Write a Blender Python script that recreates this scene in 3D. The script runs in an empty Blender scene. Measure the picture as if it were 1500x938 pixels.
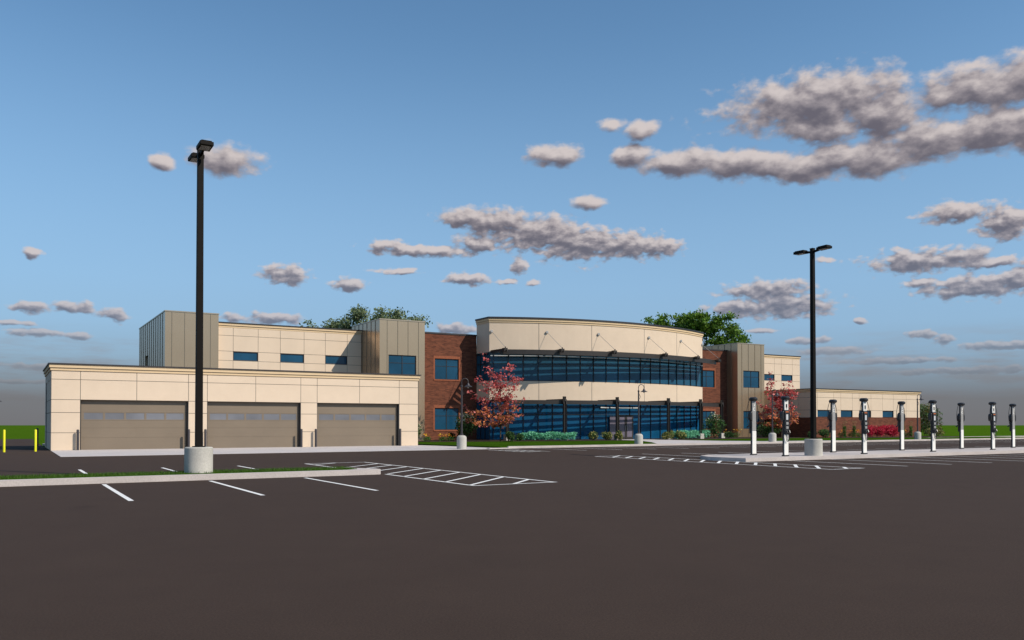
import bpy, math, random
import numpy as np
from mathutils import Vector, Matrix
random.seed(7); rng = np.random.default_rng(7)
S = bpy.context.scene
COL = S.collection
R = math.radians

# ------------------------------------------------------------------ frame of the building: s along the front, t into it
TH = R(30.75)
EX = (math.cos(TH), math.sin(TH)); NY = (-math.sin(TH), math.cos(TH))
ORG = (-26.448, 48.956)
def W(s, t, z=0.0):
    return Vector((ORG[0] + s*EX[0] + t*NY[0], ORG[1] + s*EX[1] + t*NY[1], z))

# ------------------------------------------------------------------ mesh builder
class MB:
    def __init__(self): self.v = []; self.f = []; self.m = []
    def poly(self, pts, mat=0):
        n = len(self.v); self.v += [tuple(p) for p in pts]; self.f.append(tuple(range(n, n+len(pts)))); self.m.append(mat)
    def box(self, x0, x1, y0, y1, z0, z1, mat=0):
        n = len(self.v)
        self.v += [(x0,y0,z0),(x1,y0,z0),(x1,y1,z0),(x0,y1,z0),(x0,y0,z1),(x1,y0,z1),(x1,y1,z1),(x0,y1,z1)]
        for q in ((0,3,2,1),(4,5,6,7),(0,1,5,4),(1,2,6,5),(2,3,7,6),(3,0,4,7)):
            self.f.append(tuple(n+i for i in q)); self.m.append(mat)
    def bar(self, a, b, w, h, mat=0, up=(0,0,1)):
        a = Vector(a); b = Vector(b); d = (b-a).normalized(); u = Vector(up)
        s = d.cross(u)
        if s.length < 1e-4: s = d.cross(Vector((0,1,0)))
        s.normalize(); u = s.cross(d)
        n = len(self.v)
        for p in (a, b):
            for (i, j) in ((-1,-1),(1,-1),(1,1),(-1,1)):
                self.v.append(tuple(p + s*(i*w/2) + u*(j*h/2)))
        for q in ((3,2,1,0),(4,5,6,7),(0,1,5,4),(1,2,6,5),(2,3,7,6),(3,0,4,7)):
            self.f.append(tuple(n+i for i in q)); self.m.append(mat)
    def prism(self, pts, z0, z1, mat=0, top=None):
        k = len(pts); n = len(self.v)
        self.v += [(p[0],p[1],z0) for p in pts] + [(p[0],p[1],z1) for p in pts]
        self.f.append(tuple(n+k-1-i for i in range(k))); self.m.append(mat)
        self.f.append(tuple(n+k+i for i in range(k))); self.m.append(mat if top is None else top)
        for i in range(k):
            j = (i+1) % k
            self.f.append((n+i, n+j, n+k+j, n+k+i)); self.m.append(mat)
    def lathe(self, prof, c=(0,0,0), n=20, mat=0):
        b = len(self.v)
        for (r, z) in prof:
            for i in range(n):
                a = 2*math.pi*i/n
                self.v.append((c[0]+r*math.cos(a), c[1]+r*math.sin(a), c[2]+z))
        for k in range(len(prof)-1):
            for i in range(n):
                j = (i+1) % n
                self.f.append((b+k*n+i, b+k*n+j, b+(k+1)*n+j, b+(k+1)*n+i)); self.m.append(mat)
        self.f.append(tuple(b+n-1-i for i in range(n))); self.m.append(mat)
        self.f.append(tuple(b+(len(prof)-1)*n+i for i in range(n))); self.m.append(mat)
    def tube(self, pts, radii, n=8, mat=0):
        pts = [Vector(p) for p in pts]
        if not hasattr(radii, '__len__'): radii = [radii]*len(pts)
        b = len(self.v); L = len(pts)
        prev = None
        for k, p in enumerate(pts):
            d = (pts[min(k+1,L-1)] - pts[max(k-1,0)])
            d.normalize()
            if prev is None:
                s = d.cross(Vector((0,0,1)))
                if s.length < .05: s = d.cross(Vector((0,1,0)))
            else:
                s = prev - d*prev.dot(d)
            s.normalize(); prev = s; u = s.cross(d)
            for i in range(n):
                a = 2*math.pi*i/n
                self.v.append(tuple(p + (s*math.cos(a)+u*math.sin(a))*radii[k]))
        for k in range(L-1):
            for i in range(n):
                j = (i+1) % n
                self.f.append((b+k*n+i, b+k*n+j, b+(k+1)*n+j, b+(k+1)*n+i)); self.m.append(mat)
        self.f.append(tuple(b+n-1-i for i in range(n))); self.m.append(mat)
        self.f.append(tuple(b+(L-1)*n+i for i in range(n))); self.m.append(mat)
    def build(self, name, mats, parent=None, smooth=False, bevel=0):
        me = bpy.data.meshes.new(name)
        me.from_pydata(self.v, [], self.f)
        if not isinstance(mats, (list, tuple)): mats = [mats]
        for m in mats: me.materials.append(m)
        me.polygons.foreach_set('material_index', self.m)
        import bmesh
        bm = bmesh.new(); bm.from_mesh(me); bmesh.ops.recalc_face_normals(bm, faces=bm.faces); bm.to_mesh(me); bm.free()
        if smooth:
            me.polygons.foreach_set('use_smooth', [True]*len(me.polygons))
            me.set_sharp_from_angle(angle=R(35))
        me.update()
        o = bpy.data.objects.new(name, me); COL.objects.link(o)
        if parent is not None: o.parent = parent
        if bevel:
            b = o.modifiers.new('Bevel', 'BEVEL'); b.width = bevel; b.segments = 2; b.limit_method = 'ANGLE'
        return o

def empty(name, loc=(0,0,0), rz=0.0):
    o = bpy.data.objects.new(name, None); COL.objects.link(o)
    o.location = loc; o.rotation_euler = (0,0,rz); o.empty_display_size = .3
    return o
def tag(o, label=None, cat=None, group=None, kind=None):
    if label: o['label'] = label
    if cat: o['category'] = cat
    if group: o['group'] = group
    if kind: o['kind'] = kind
    return o
def kids(o): return list(o.children)
def copy_tree(o, parent=None):
    c = o.copy(); COL.objects.link(c)
    if parent is not None: c.parent = parent
    for ch in kids(o): copy_tree(ch, c)
    return c

# ------------------------------------------------------------------ materials
def mat(name):
    m = bpy.data.materials.new(name); m.use_nodes = True
    return m, m.node_tree, m.node_tree.nodes['Principled BSDF']
def link(nt, a, b): nt.links.new(a, b)
def noise(nt, vec, scale, detail=4, rough=.6):
    n = nt.nodes.new('ShaderNodeTexNoise'); n.inputs['Scale'].default_value = scale
    n.inputs['Detail'].default_value = detail; n.inputs['Roughness'].default_value = rough
    if vec is not None: link(nt, vec, n.inputs['Vector'])
    return n
def ramp(nt, fac, stops):
    r = nt.nodes.new('ShaderNodeValToRGB')
    while len(r.color_ramp.elements) < len(stops): r.color_ramp.elements.new(.5)
    for e, (p, c) in zip(r.color_ramp.elements, stops):
        e.position = p; e.color = (*c, 1)
    link(nt, fac, r.inputs['Fac']); return r
def coord(nt): return nt.nodes.new('ShaderNodeTexCoord').outputs['Object']
def mixrgb(nt, fac, a, b, blend='MIX'):
    m = nt.nodes.new('ShaderNodeMix'); m.data_type = 'RGBA'; m.blend_type = blend
    for sock, val in ((m.inputs[0], fac), (m.inputs[6], a), (m.inputs[7], b)):
        if hasattr(val, 'links'): link(nt, val, sock)
        elif isinstance(val, (int, float)): sock.default_value = val
        else: sock.default_value = (*val, 1)
    return m.outputs[2]
def bump(nt, p, h, strength, dist=.02):
    b = nt.nodes.new('ShaderNodeBump'); b.inputs['Strength'].default_value = strength; b.inputs['Distance'].default_value = dist
    link(nt, h, b.inputs['Height']); link(nt, b.outputs['Normal'], p.inputs['Normal'])

def simple(name, col, rough=.7, metal=0, var=.12, scale=3, spec=.5, bstr=0, bscale=60):
    m, nt, p = mat(name)
    c = coord(nt)
    n = noise(nt, c, scale, 5)
    lo = tuple(x*(1-var) for x in col); hi = tuple(min(1, x*(1+var)) for x in col)
    r = ramp(nt, n.outputs['Fac'], [(.3, lo), (.7, hi)])
    link(nt, r.outputs['Color'], p.inputs['Base Color'])
    p.inputs['Roughness'].default_value = rough; p.inputs['Metallic'].default_value = metal
    p.inputs['Specular IOR Level'].default_value = spec
    if bstr: bump(nt, p, noise(nt, c, bscale, 3).outputs['Fac'], bstr)
    return m

M = {}
M['cream'] = simple('cream_render', (.65,.525,.40), .9, 0, .035, .8, .2, .25, 90)
M['cream_trim'] = simple('cream_trim', (.64,.48,.30), .85, 0, .03, .8, .2)
M['joint'] = simple('panel_joint', (.10,.095,.09), .9, 0, .05)
M['coping'] = simple('dark_coping', (.035,.032,.036), .5, .3, .1)
M['metal'] = simple('champagne_metal', (.51,.375,.25), .27, .70, .03, .5)
M['metal_rib'] = simple('metal_seam', (.20,.165,.125), .45, .5, .05)
M['metal_cap'] = simple('metal_coping', (.40,.33,.25), .35, .55, .03)
M['bronze'] = simple('dark_bronze', (.040,.034,.031), .45, .3, .12, 4)
M['frame'] = simple('window_frame_bronze', (.035,.032,.034), .4, .4, .1)
M['black'] = simple('black_paint', (.007,.0055,.0045), .6, 0, .15, 6, .12)
M['bollard'] = simple('charcoal_paint', (.042,.036,.040), .5, 0, .1, 8)
M['yellow'] = simple('yellow_paint', (.75,.72,.01), .5, 0, .05, 6)
M['roof'] = simple('roof_membrane', (.28,.28,.29), .9, 0, .1, .5)
M['mulch'] = simple('bark_mulch', (.035,.024,.018), .95, 0, .4, 9, .2, .8, 25)
M['white'] = simple('white_casing', (.76,.75,.71), .45, 0, .03, 5)
M['silver'] = simple('brushed_casing', (.33,.325,.315), .45, .2, .06, 8)
M['pale'] = simple('pale_trim', (.52,.54,.55), .6, 0, .04)
M['dark_plastic'] = simple('dark_plastic', (.018,.018,.020), .4, 0, .15, 8)
M['orange_led'] = simple('orange_label', (.45,.12,.03), .5, 0, .05)
M['inner_wall'] = simple('interior_wall', (.46,.45,.44), .9, 0, .08, .4)
M['inner_floor'] = simple('interior_floor', (.16,.14,.12), .8, 0, .08, .5)
M['bark'] = simple('bark', (.085,.062,.045), .95, 0, .35, 6, .2, .7, 18)
M['paint'] = None

def concrete(name, col, stain=.18, form=False):
    m, nt, p = mat(name); c = coord(nt)
    a = noise(nt, c, .7, 6, .65); b = noise(nt, c, 28, 4)
    r = ramp(nt, a.outputs['Fac'], [(.3, tuple(x*(1-stain) for x in col)), (.68, col)])
    r2 = ramp(nt, b.outputs['Fac'], [(.35, (.86,.86,.86)), (.65, (1.04,1.04,1.04))])
    x = mixrgb(nt, 1.0, r.outputs['Color'], r2.outputs['Color'], 'MULTIPLY')
    if form:
        w = nt.nodes.new('ShaderNodeTexBrick')
        w.inputs['Color1'].default_value = (1,1,1,1); w.inputs['Color2'].default_value = (.95,.95,.95,1); w.inputs['Mortar'].default_value = (.75,.74,.72,1)
        w.inputs['Scale'].default_value = 1; w.inputs['Brick Width'].default_value = 3.0; w.inputs['Row Height'].default_value = 3.0
        w.inputs['Mortar Size'].default_value = .012; w.offset = 0
        link(nt, c, w.inputs['Vector'])
        x = mixrgb(nt, 1.0, x, w.outputs['Color'], 'MULTIPLY')
    link(nt, x, p.inputs['Base Color']); p.inputs['Roughness'].default_value = .9
    p.inputs['Specular IOR Level'].default_value = .25
    bump(nt, p, b.outputs['Fac'], .25, .01)
    return m
M['concrete'] = concrete('kerb_concrete', (.56,.50,.47))
M['slab'] = concrete('apron_concrete', (.56,.52,.51), .12, True)
M['base'] = concrete('lamp_base_concrete', (.52,.50,.45), .22)

def asphalt():
    m, nt, p = mat('asphalt'); c = coord(nt)
    big = noise(nt, c, .06, 5, .6); mid = noise(nt, c, .9, 6, .7); fine = noise(nt, c, 55, 3, .8); grit = noise(nt, c, 170, 2, .8)
    r = ramp(nt, mid.outputs['Fac'], [(.25, (.045,.0302,.0236)), (.75, (.053,.0356,.0276))])
    r1 = ramp(nt, big.outputs['Fac'], [(.3, (.94,.94,.94)), (.7, (1.04,1.04,1.04))])
    r2 = ramp(nt, fine.outputs['Fac'], [(.3, (.58,.58,.59)), (.5, (1,1,1)), (.72, (1.55,1.5,1.45))])
    x = mixrgb(nt, 1, r.outputs['Color'], r1.outputs['Color'], 'MULTIPLY')
    x = mixrgb(nt, .85, x, r2.outputs['Color'], 'MULTIPLY')
    # hairline sealed cracks
    v = nt.nodes.new('ShaderNodeTexVoronoi'); v.feature = 'DISTANCE_TO_EDGE'; v.inputs['Scale'].default_value = .16
    wob = nt.nodes.new('ShaderNodeVectorMath'); wob.operation = 'MULTIPLY_ADD'
    wn = noise(nt, c, .8, 5, .65)
    link(nt, wn.outputs['Color'], wob.inputs[0]); wob.inputs[1].default_value = (2.2,2.2,0); link(nt, c, wob.inputs[2])
    link(nt, wob.outputs[0], v.inputs['Vector'])
    cr = ramp(nt, v.outputs['Distance'], [(0, (.72,.72,.72)), (.0022, (1,1,1))])
    mk = ramp(nt, noise(nt, c, .11, 3).outputs['Fac'], [(.52, (0,0,0)), (.6, (1,1,1))])
    x = mixrgb(nt, mk.outputs['Color'], x, mixrgb(nt, 1, x, cr.outputs['Color'], 'MULTIPLY'))
    # oil drips
    sp = ramp(nt, noise(nt, c, .55, 2, .4).outputs['Fac'], [(.70, (1,1,1)), (.78, (.80,.79,.80))])
    x = mixrgb(nt, 1, x, sp.outputs['Color'], 'MULTIPLY')
    link(nt, x, p.inputs['Base Color']); p.inputs['Roughness'].default_value = .93
    p.inputs['Specular IOR Level'].default_value = .12
    bump(nt, p, grit.outputs['Fac'], .5, .006)
    return m
M['asphalt'] = asphalt()

def paint_mat():
    m, nt, p = mat('road_paint'); c = coord(nt)
    n = noise(nt, c, 14, 6, .75)
    r = ramp(nt, n.outputs['Fac'], [(.30, (.42,.41,.40)), (.42, (.74,.73,.71)), (.7, (.80,.79,.77))])
    link(nt, r.outputs['Color'], p.inputs['Base Color']); p.inputs['Roughness'].default_value = .8
    return m
M['paint'] = paint_mat()

def grass_mat(name, a, b):
    m, nt, p = mat(name); c = coord(nt)
    n1 = noise(nt, c, .25, 5, .65); n2 = noise(nt, c, 18, 4, .7)
    r = ramp(nt, n1.outputs['Fac'], [(.3, a), (.7, b)])
    r2 = ramp(nt, n2.outputs['Fac'], [(.3, (.6,.6,.6)), (.7, (1.3,1.3,1.2))])
    x = mixrgb(nt, 1, r.outputs['Color'], r2.outputs['Color'], 'MULTIPLY')
    link(nt, x, p.inputs['Base Color']); p.inputs['Roughness'].default_value = .95
    p.inputs['Specular IOR Level'].default_value = .0
    bump(nt, p, n2.outputs['Fac'], .8, .05)
    return m
M['lawn'] = grass_mat('lawn_grass', (.046,.104,.006), (.060,.130,.009))
M['turf'] = grass_mat('strip_grass', (.026,.064,.004), (.040,.092,.007))

def brick_mat(name, tint=1.0):
    m, nt, p = mat(name)
    sep = nt.nodes.new('ShaderNodeSeparateXYZ'); link(nt, coord(nt), sep.inputs[0])
    ad = nt.nodes.new('ShaderNodeMath'); ad.operation = 'ADD'; link(nt, sep.outputs[0], ad.inputs[0]); link(nt, sep.outputs[1], ad.inputs[1])
    cb = nt.nodes.new('ShaderNodeCombineXYZ'); link(nt, ad.outputs[0], cb.inputs[0]); link(nt, sep.outputs[2], cb.inputs[1])
    b = nt.nodes.new('ShaderNodeTexBrick'); link(nt, cb.outputs[0], b.inputs['Vector'])
    b.inputs['Scale'].default_value = 1; b.inputs['Brick Width'].default_value = .30; b.inputs['Row Height'].default_value = .10
    b.inputs['Mortar Size'].default_value = .009; b.inputs['Bias'].default_value = -.1
    b.inputs['Color1'].default_value = (.17*tint,.060*tint,.034*tint,1); b.inputs['Color2'].default_value = (.090*tint,.031*tint,.019*tint,1)
    b.inputs['Mortar'].default_value = (.12*tint,.058*tint,.04*tint,1)
    mp = nt.nodes.new('ShaderNodeMapping'); mp.inputs['Scale'].default_value = (1.2,5,1); link(nt, cb.outputs[0], mp.inputs[0])
    n = noise(nt, mp.outputs[0], 1.0, 5, .7)
    r = ramp(nt, n.outputs['Fac'], [(.3, (.72,.72,.74)), (.7, (1.25,1.2,1.15))])
    link(nt, mixrgb(nt, 1, b.outputs['Color'], r.outputs['Color'], 'MULTIPLY'), p.inputs['Base Color'])
    p.inputs['Roughness'].default_value = .9; p.inputs['Specular IOR Level'].default_value = .2
    bump(nt, p, b.outputs['Fac'], -.4, .01)
    return m
M['brick'] = brick_mat('red_brick')
M['brick_trim'] = simple('brick_trim', (.25,.085,.045), .9, 0, .2, 8, .2)

def glass_mat(name, base, trans, fac, rough=.04):
    m, nt, p = mat(name); c = coord(nt)
    n = noise(nt, c, .35, 3)
    r = ramp(nt, n.outputs['Fac'], [(.3, tuple(x*.72 for x in base)), (.7, tuple(x*1.18 for x in base))])
    link(nt, r.outputs['Color'], p.inputs['Base Color'])
    p.inputs['Roughness'].default_value = rough; p.inputs['IOR'].default_value = 1.5
    p.inputs['Specular IOR Level'].default_value = .45
    t = nt.nodes.new('ShaderNodeBsdfTransparent'); t.inputs['Color'].default_value = (*trans, 1)
    mx = nt.nodes.new('ShaderNodeMixShader'); mx.inputs[0].default_value = fac
    link(nt, p.outputs[0], mx.inputs[1]); link(nt, t.outputs[0], mx.inputs[2])
    link(nt, mx.outputs[0], nt.nodes['Material Output'].inputs['Surface'])
    return m
M['glass'] = glass_mat('blue_tinted_glass', (.011,.112,.245), (.25,.48,.64), .30)
M['glass_upper'] = glass_mat('upper_glass_reflection_tone', (.024,.115,.200), (.28,.46,.58), .32)  # same blue glass; reflections put into a less saturated base colour
M['pane'] = glass_mat('window_blue_glass', (.012,.070,.135), (.25,.45,.6), .12)
M['doorglass'] = glass_mat('door_glass', (.20,.18,.23), (.6,.6,.65), .2)  # lighter grey-lilac base colour imitates the reflection in these panes
M['garglass'] = glass_mat('frosted_door_glass', (.17,.175,.195), (.5,.5,.5), .05, .3)

def door_mat():
    m, nt, p = mat('taupe_sectional_door'); c = coord(nt)
    sep = nt.nodes.new('ShaderNodeSeparateXYZ'); link(nt, c, sep.inputs[0])
    w = nt.nodes.new('ShaderNodeMath'); w.operation = 'MULTIPLY'; w.inputs[1].default_value = 40; link(nt, sep.outputs[2], w.inputs[0])
    sn = nt.nodes.new('ShaderNodeMath'); sn.operation = 'SINE'; link(nt, w.outputs[0], sn.inputs[0])
    n = noise(nt, c, .6, 4)
    r = ramp(nt, n.outputs['Fac'], [(.3, (.172,.133,.094)), (.7, (.192,.149,.105))])
    link(nt, r.outputs['Color'], p.inputs['Base Color']); p.inputs['Roughness'].default_value = .55
    bump(nt, p, sn.outputs[0], .04, .01)
    return m
M['garage_door'] = door_mat()

def leaf_mat(name, col, var=.35, trans=.35):
    m, nt, p = mat(name)
    g = nt.nodes.new('ShaderNodeNewGeometry')
    r = ramp(nt, g.outputs['Random Per Island'], [(0, tuple(x*(1-var) for x in col)), (1, tuple(min(1, x*(1+var)) for x in col))])
    link(nt, r.outputs['Color'], p.inputs['Base Color']); p.inputs['Roughness'].default_value = .6
    p.inputs['Specular IOR Level'].default_value = .25
    t = nt.nodes.new('ShaderNodeBsdfTranslucent'); link(nt, r.outputs['Color'], t.inputs['Color'])
    mx = nt.nodes.new('ShaderNodeMixShader'); mx.inputs[0].default_value = trans
    link(nt, p.outputs[0], mx.inputs[1]); link(nt, t.outputs[0], mx.inputs[2])
    link(nt, mx.outputs[0], nt.nodes['Material Output'].inputs['Surface'])
    return m
L = {k: leaf_mat(k+'_leaf', c) for k, c in {
    'grey_green': (.22,.275,.14), 'dark_green': (.165,.21,.105), 'oak': (.150,.270,.030), 'oak_dark': (.075,.150,.020),
    'crimson': (.56,.10,.10), 'rose': (.68,.22,.20), 'rust': (.60,.22,.09), 'olive_leaf': (.14,.11,.03),
    'shrub': (.075,.165,.045), 'shrub_dark': (.035,.080,.022), 'blue_green': (.22,.60,.38), 'blue_green_dark': (.11,.38,.23),
    'variegated': (.34,.32,.10), 'blossom': (.70,.66,.50), 'orange': (.62,.25,.02), 'yellow_bloom': (.68,.42,.04),
    'barberry': (.40,.018,.045), 'barberry_bright': (.58,.032,.075), 'plume': (.26,.19,.09), 'spike': (.045,.16,.020), 'maroon': (.10,.018,.015),
    'blade': (.060,.125,.016)}.items()}

# ------------------------------------------------------------------ world, sun, camera
sun_el = R(40)
sh = Vector((.892, -.450)).normalized()
sun_dir = Vector((sh.x*math.cos(sun_el), sh.y*math.cos(sun_el), math.sin(sun_el)))
sun_rot = math.atan2(sh.x, sh.y)
sd = bpy.data.lights.new('sun', 'SUN'); sd.energy = 4.6; sd.angle = R(.5); sd.color = (1, .90, .77)
so = bpy.data.objects.new('sun', sd); COL.objects.link(so)
so.rotation_euler = sun_dir.to_track_quat('Z', 'Y').to_euler(); so.location = (60,-20,60)

SKY_STR = .09
CLOUDS = [(19.8,19.64,6.09,1.76),(23.36,18.55,2.7,1.36),(28.55,19.15,3.36,1.37),(31.3,19.36,2.34,1.26),(20.6,18.1,2.4,1.0),(8.19,17.41,1.35,0.74),(11.31,16.85,2.73,0.91),(15.0,16.45,2.22,0.98),(17.2,16.2,2.0,0.8),(18.98,16.0,2.95,0.96),(21.2,16.3,2.0,.9),(23.17,16.16,2.79,1.24),(26.2,16.67,3.03,1.28),(29.25,16.78,2.86,1.32),(31.63,16.58,1.99,1.43),(8.55,18.87,1.21,0.61),(6.84,19.35,0.9,0.49),(2.98,17.56,1.92,0.75),(5.12,14.56,1.09,0.47),(-22.39,15.98,0.82,0.51),(-18.57,16.44,2.22,0.96),(-3.11,13.65,1.92,0.73),(-0.92,13.32,2.57,1.0),(2.06,12.62,2.84,1.31),(4.66,11.98,3.01,1.22),(7.83,11.82,2.34,0.87),(9.76,11.59,1.6,0.65),(-5.85,11.47,3.72,0.39),(-8.19,11.81,1.44,0.35),(-2.2,11.96,1.65,0.57),(-2.98,9.7,1.46,0.44),(0.46,10.52,0.64,0.49),(1.37,9.45,0.46,0.27),(-0.46,9.54,0.73,0.22),(-14.92,9.65,1.54,0.69),(-10.78,9.2,1.19,0.48),(-7.74,10.12,1.62,0.22),(16.7,8.59,2.61,0.64),(17.74,7.55,2.91,0.86),(15.0,7.57,2.14,0.61),(27.47,12.49,1.88,0.62),(30.11,11.62,1.44,0.99),(25.45,9.84,2.84,0.72),(27.65,10.05,1.51,0.47),(29.25,9.4,2.09,0.35),(28.55,8.08,2.9,0.71),(30.79,8.29,1.42,0.69),(25.64,8.49,0.97,0.28),(24.5,3.9,3.2,.22),(28.2,3.2,4.0,.25),(20.8,4.6,2.4,.25),(30.5,4.6,2.6,.3),(-28.5,3.4,2.6,.2),(-30.5,2.5,3,.15),(19.3,5.3,1.3,.25),(20.12,10.3,0.53,0.25),(25.64,5.44,0.82,0.29),(26.93,5.1,0.58,0.28),(-29.42,9.92,0.52,0.31),(-29.42,6.84,1.11,0.35),(-27.22,7.02,1.16,0.36),(-25.08,6.66,0.86,0.45),(-30.28,5.88,1.44,0.16),(-29.25,5.39,1.33,0.24),(-26.93,5.3,0.66,0.28),(-15.64,6.85,1.79,0.39),(-17.95,6.82,0.91,0.3),(-3.89,6.38,1.37,0.41),(16.28,6.01,0.93,0.17),(22.2,6.43,0.39,0.21),
 # the sky outside the photograph's frame
 (48,22,7,2.2),(56,14,6,1.5),(70,30,9,3),(-50,20,6,1.8),(-62,12,5,1),(-80,26,7,2.4),(95,18,8,2),(120,28,9,3),(-120,20,8,2),(160,24,9,2.5),(-160,16,8,1.8)]

def make_world():
    w = bpy.data.worlds.new('World'); S.world = w; w.use_nodes = True
    nt = w.node_tree; N = nt.nodes
    bg = N['Background']; bg.inputs['Strength'].default_value = SKY_STR
    sky = N.new('ShaderNodeTexSky'); sky.sky_type = 'NISHITA'; sky.sun_disc = False
    sky.sun_elevation = sun_el; sky.sun_rotation = sun_rot; sky.altitude = 100; sky.air_density = 1.0; sky.dust_density = .6; sky.ozone_density = 1.6
    def math_(op, a, b=None, c=None, tree=nt):
        n = tree.nodes.new('ShaderNodeMath'); n.operation = op
        for i, v in enumerate((a, b, c)):
            if v is None: continue
            if isinstance(v, (int, float)): n.inputs[i].default_value = v
            else: tree.links.new(v, n.inputs[i])
        return n.outputs[0]
    def sstep(v, a, b, tree=nt):
        n = tree.nodes.new('ShaderNodeMapRange'); n.interpolation_type = 'SMOOTHSTEP'
        n.inputs[1].default_value = a; n.inputs[2].default_value = b; tree.links.new(v, n.inputs[0]); return n.outputs[0]
    # cloud cover: a group of soft ellipses in azimuth / elevation (degrees), broken up with fractal noise
    g = bpy.data.node_groups.new('cloud_cover', 'ShaderNodeTree')
    g.interface.new_socket('P', in_out='INPUT', socket_type='NodeSocketVector')
    g.interface.new_socket('D', in_out='OUTPUT', socket_type='NodeSocketFloat')
    gi = g.nodes.new('NodeGroupInput'); go = g.nodes.new('NodeGroupOutput')
    P = gi.outputs[0]
    acc = None
    for (az, el, rx, ry) in CLOUDS:
        v = g.nodes.new('ShaderNodeVectorMath'); v.operation = 'MULTIPLY_ADD'
        g.links.new(P, v.inputs[0]); v.inputs[1].default_value = (1/rx, 1/ry, 0); v.inputs[2].default_value = (-az/rx, -el/ry, 0)
        d = g.nodes.new('ShaderNodeVectorMath'); d.operation = 'LENGTH'; g.links.new(v.outputs[0], d.inputs[0])
        acc = d.outputs['Value'] if acc is None else math_('SMOOTH_MIN', acc, d.outputs['Value'], .20, g)
    base = math_('MAXIMUM', math_('SUBTRACT', 1.0, acc, None, g), -1.5, None, g)
    mp = g.nodes.new('ShaderNodeVectorMath'); mp.operation = 'MULTIPLY'; g.links.new(P, mp.inputs[0]); mp.inputs[1].default_value = (.8, 1.25, 1)
    def nz(scale, rough, dist):
        n1 = g.nodes.new('ShaderNodeTexNoise'); n1.inputs['Scale'].default_value = scale; n1.inputs['Detail'].default_value = 9; n1.inputs['Roughness'].default_value = rough
        n1.inputs['Distortion'].default_value = dist; g.links.new(mp.outputs[0], n1.inputs['Vector']); return n1.outputs['Fac']
    sp = g.nodes.new('ShaderNodeSeparateXYZ'); g.links.new(P, sp.inputs[0])
    hi = sstep(sp.outputs[1], 11.5, 18.0, g)
    def blend(p, q, w): return math_('ADD', math_('MULTIPLY', p, 1-w, None, g), math_('MULTIPLY', q, w, None, g), None, g)
    hi_n = blend(nz(.60,.52,.1), nz(1.5,.48,.1), .34); lo_n = blend(nz(1.45,.46,.1), nz(2.8,.46,.1), .22)
    mx = g.nodes.new('ShaderNodeMix'); g.links.new(hi, mx.inputs[0]); g.links.new(lo_n, mx.inputs[2]); g.links.new(hi_n, mx.inputs[3])
    n2 = math_('MULTIPLY', math_('SUBTRACT', mx.outputs[0], .455, None, g), math_('MULTIPLY_ADD', hi, -.2, 2.75, g), None, g)
    g.links.new(math_('ADD', base, n2, None, g), go.inputs[0])

    geo = N.new('ShaderNodeTexCoord')
    nm = N.new('ShaderNodeVectorMath'); nm.operation = 'NORMALIZE'; nt.links.new(geo.outputs['Generated'], nm.inputs[0])
    sep = N.new('ShaderNodeSeparateXYZ'); nt.links.new(nm.outputs[0], sep.inputs[0])
    az = math_('MULTIPLY', math_('ARCTAN2', sep.outputs[0], sep.outputs[1]), 180/math.pi)
    el = math_('MULTIPLY', math_('ARCSINE', sep.outputs[2]), 180/math.pi)
    cb = N.new('ShaderNodeCombineXYZ'); nt.links.new(az, cb.inputs[0]); nt.links.new(el, cb.inputs[1])
    def dens(off):
        gn = N.new('ShaderNodeGroup'); gn.node_tree = g
        ad = N.new('ShaderNodeVectorMath'); ad.operation = 'MULTIPLY_ADD'; nt.links.new(el, ad.inputs[0]); ad.inputs[1].default_value = off; nt.links.new(cb.outputs[0], ad.inputs[2])
        nt.links.new(ad.outputs[0], gn.inputs[0]); return gn.outputs[0]
    d0 = dens((0,0,0)); d1 = dens((.014,.030,0))
    alpha = math_('MULTIPLY', sstep(d0, -.12, .48), math_('MULTIPLY_ADD', sstep(el, 2.0, 7.5), .5, .5))
    lit = sstep(math_('SUBTRACT', math_('MULTIPLY', math_('SUBTRACT', d0, d1), 1.0), math_('MULTIPLY', d0, .46)), -.78, .52)
    cc = N.new('ShaderNodeValToRGB'); nt.links.new(lit, cc.inputs[0])
    k = 1/SKY_STR
    els = cc.color_ramp.elements
    els[0].position = 0; els[0].color = (.140,.132,.165,1); els[1].position = 1; els[1].color = (.64,.575,.565,1)
    e = els.new(.45); e.color = (.31,.28,.305,1)
    sc = N.new('ShaderNodeVectorMath'); sc.operation = 'SCALE'; sc.inputs['Scale'].default_value = k; nt.links.new(cc.outputs[0], sc.inputs[0])
    # clear sky: Nishita, tinted
    tint = N.new('ShaderNodeMix'); tint.data_type = 'RGBA'; tint.blend_type = 'MULTIPLY'; tint.inputs[0].default_value = 1
    nt.links.new(sky.outputs[0], tint.inputs[6]); tint.inputs[7].default_value = (SKT[0],SKT[1],SKT[2],1)
    # low bank of far grey strata
    ms = N.new('ShaderNodeVectorMath'); ms.operation = 'MULTIPLY'; nt.links.new(cb.outputs[0], ms.inputs[0]); ms.inputs[1].default_value = (.16,1.0,1)
    ns = N.new('ShaderNodeTexNoise'); ns.inputs['Scale'].default_value = 1; ns.inputs['Detail'].default_value = 7; ns.inputs['Roughness'].default_value = .6
    nt.links.new(ms.outputs[0], ns.inputs['Vector'])
    band = math_('MULTIPLY', sstep(el, .5, 2.2), math_('SUBTRACT', 1.0, sstep(el, 3.6, 6.5)))
    strat = math_('MULTIPLY', sstep(ns.outputs['Fac'], .44, .68), math_('MULTIPLY', band, .75))
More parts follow.
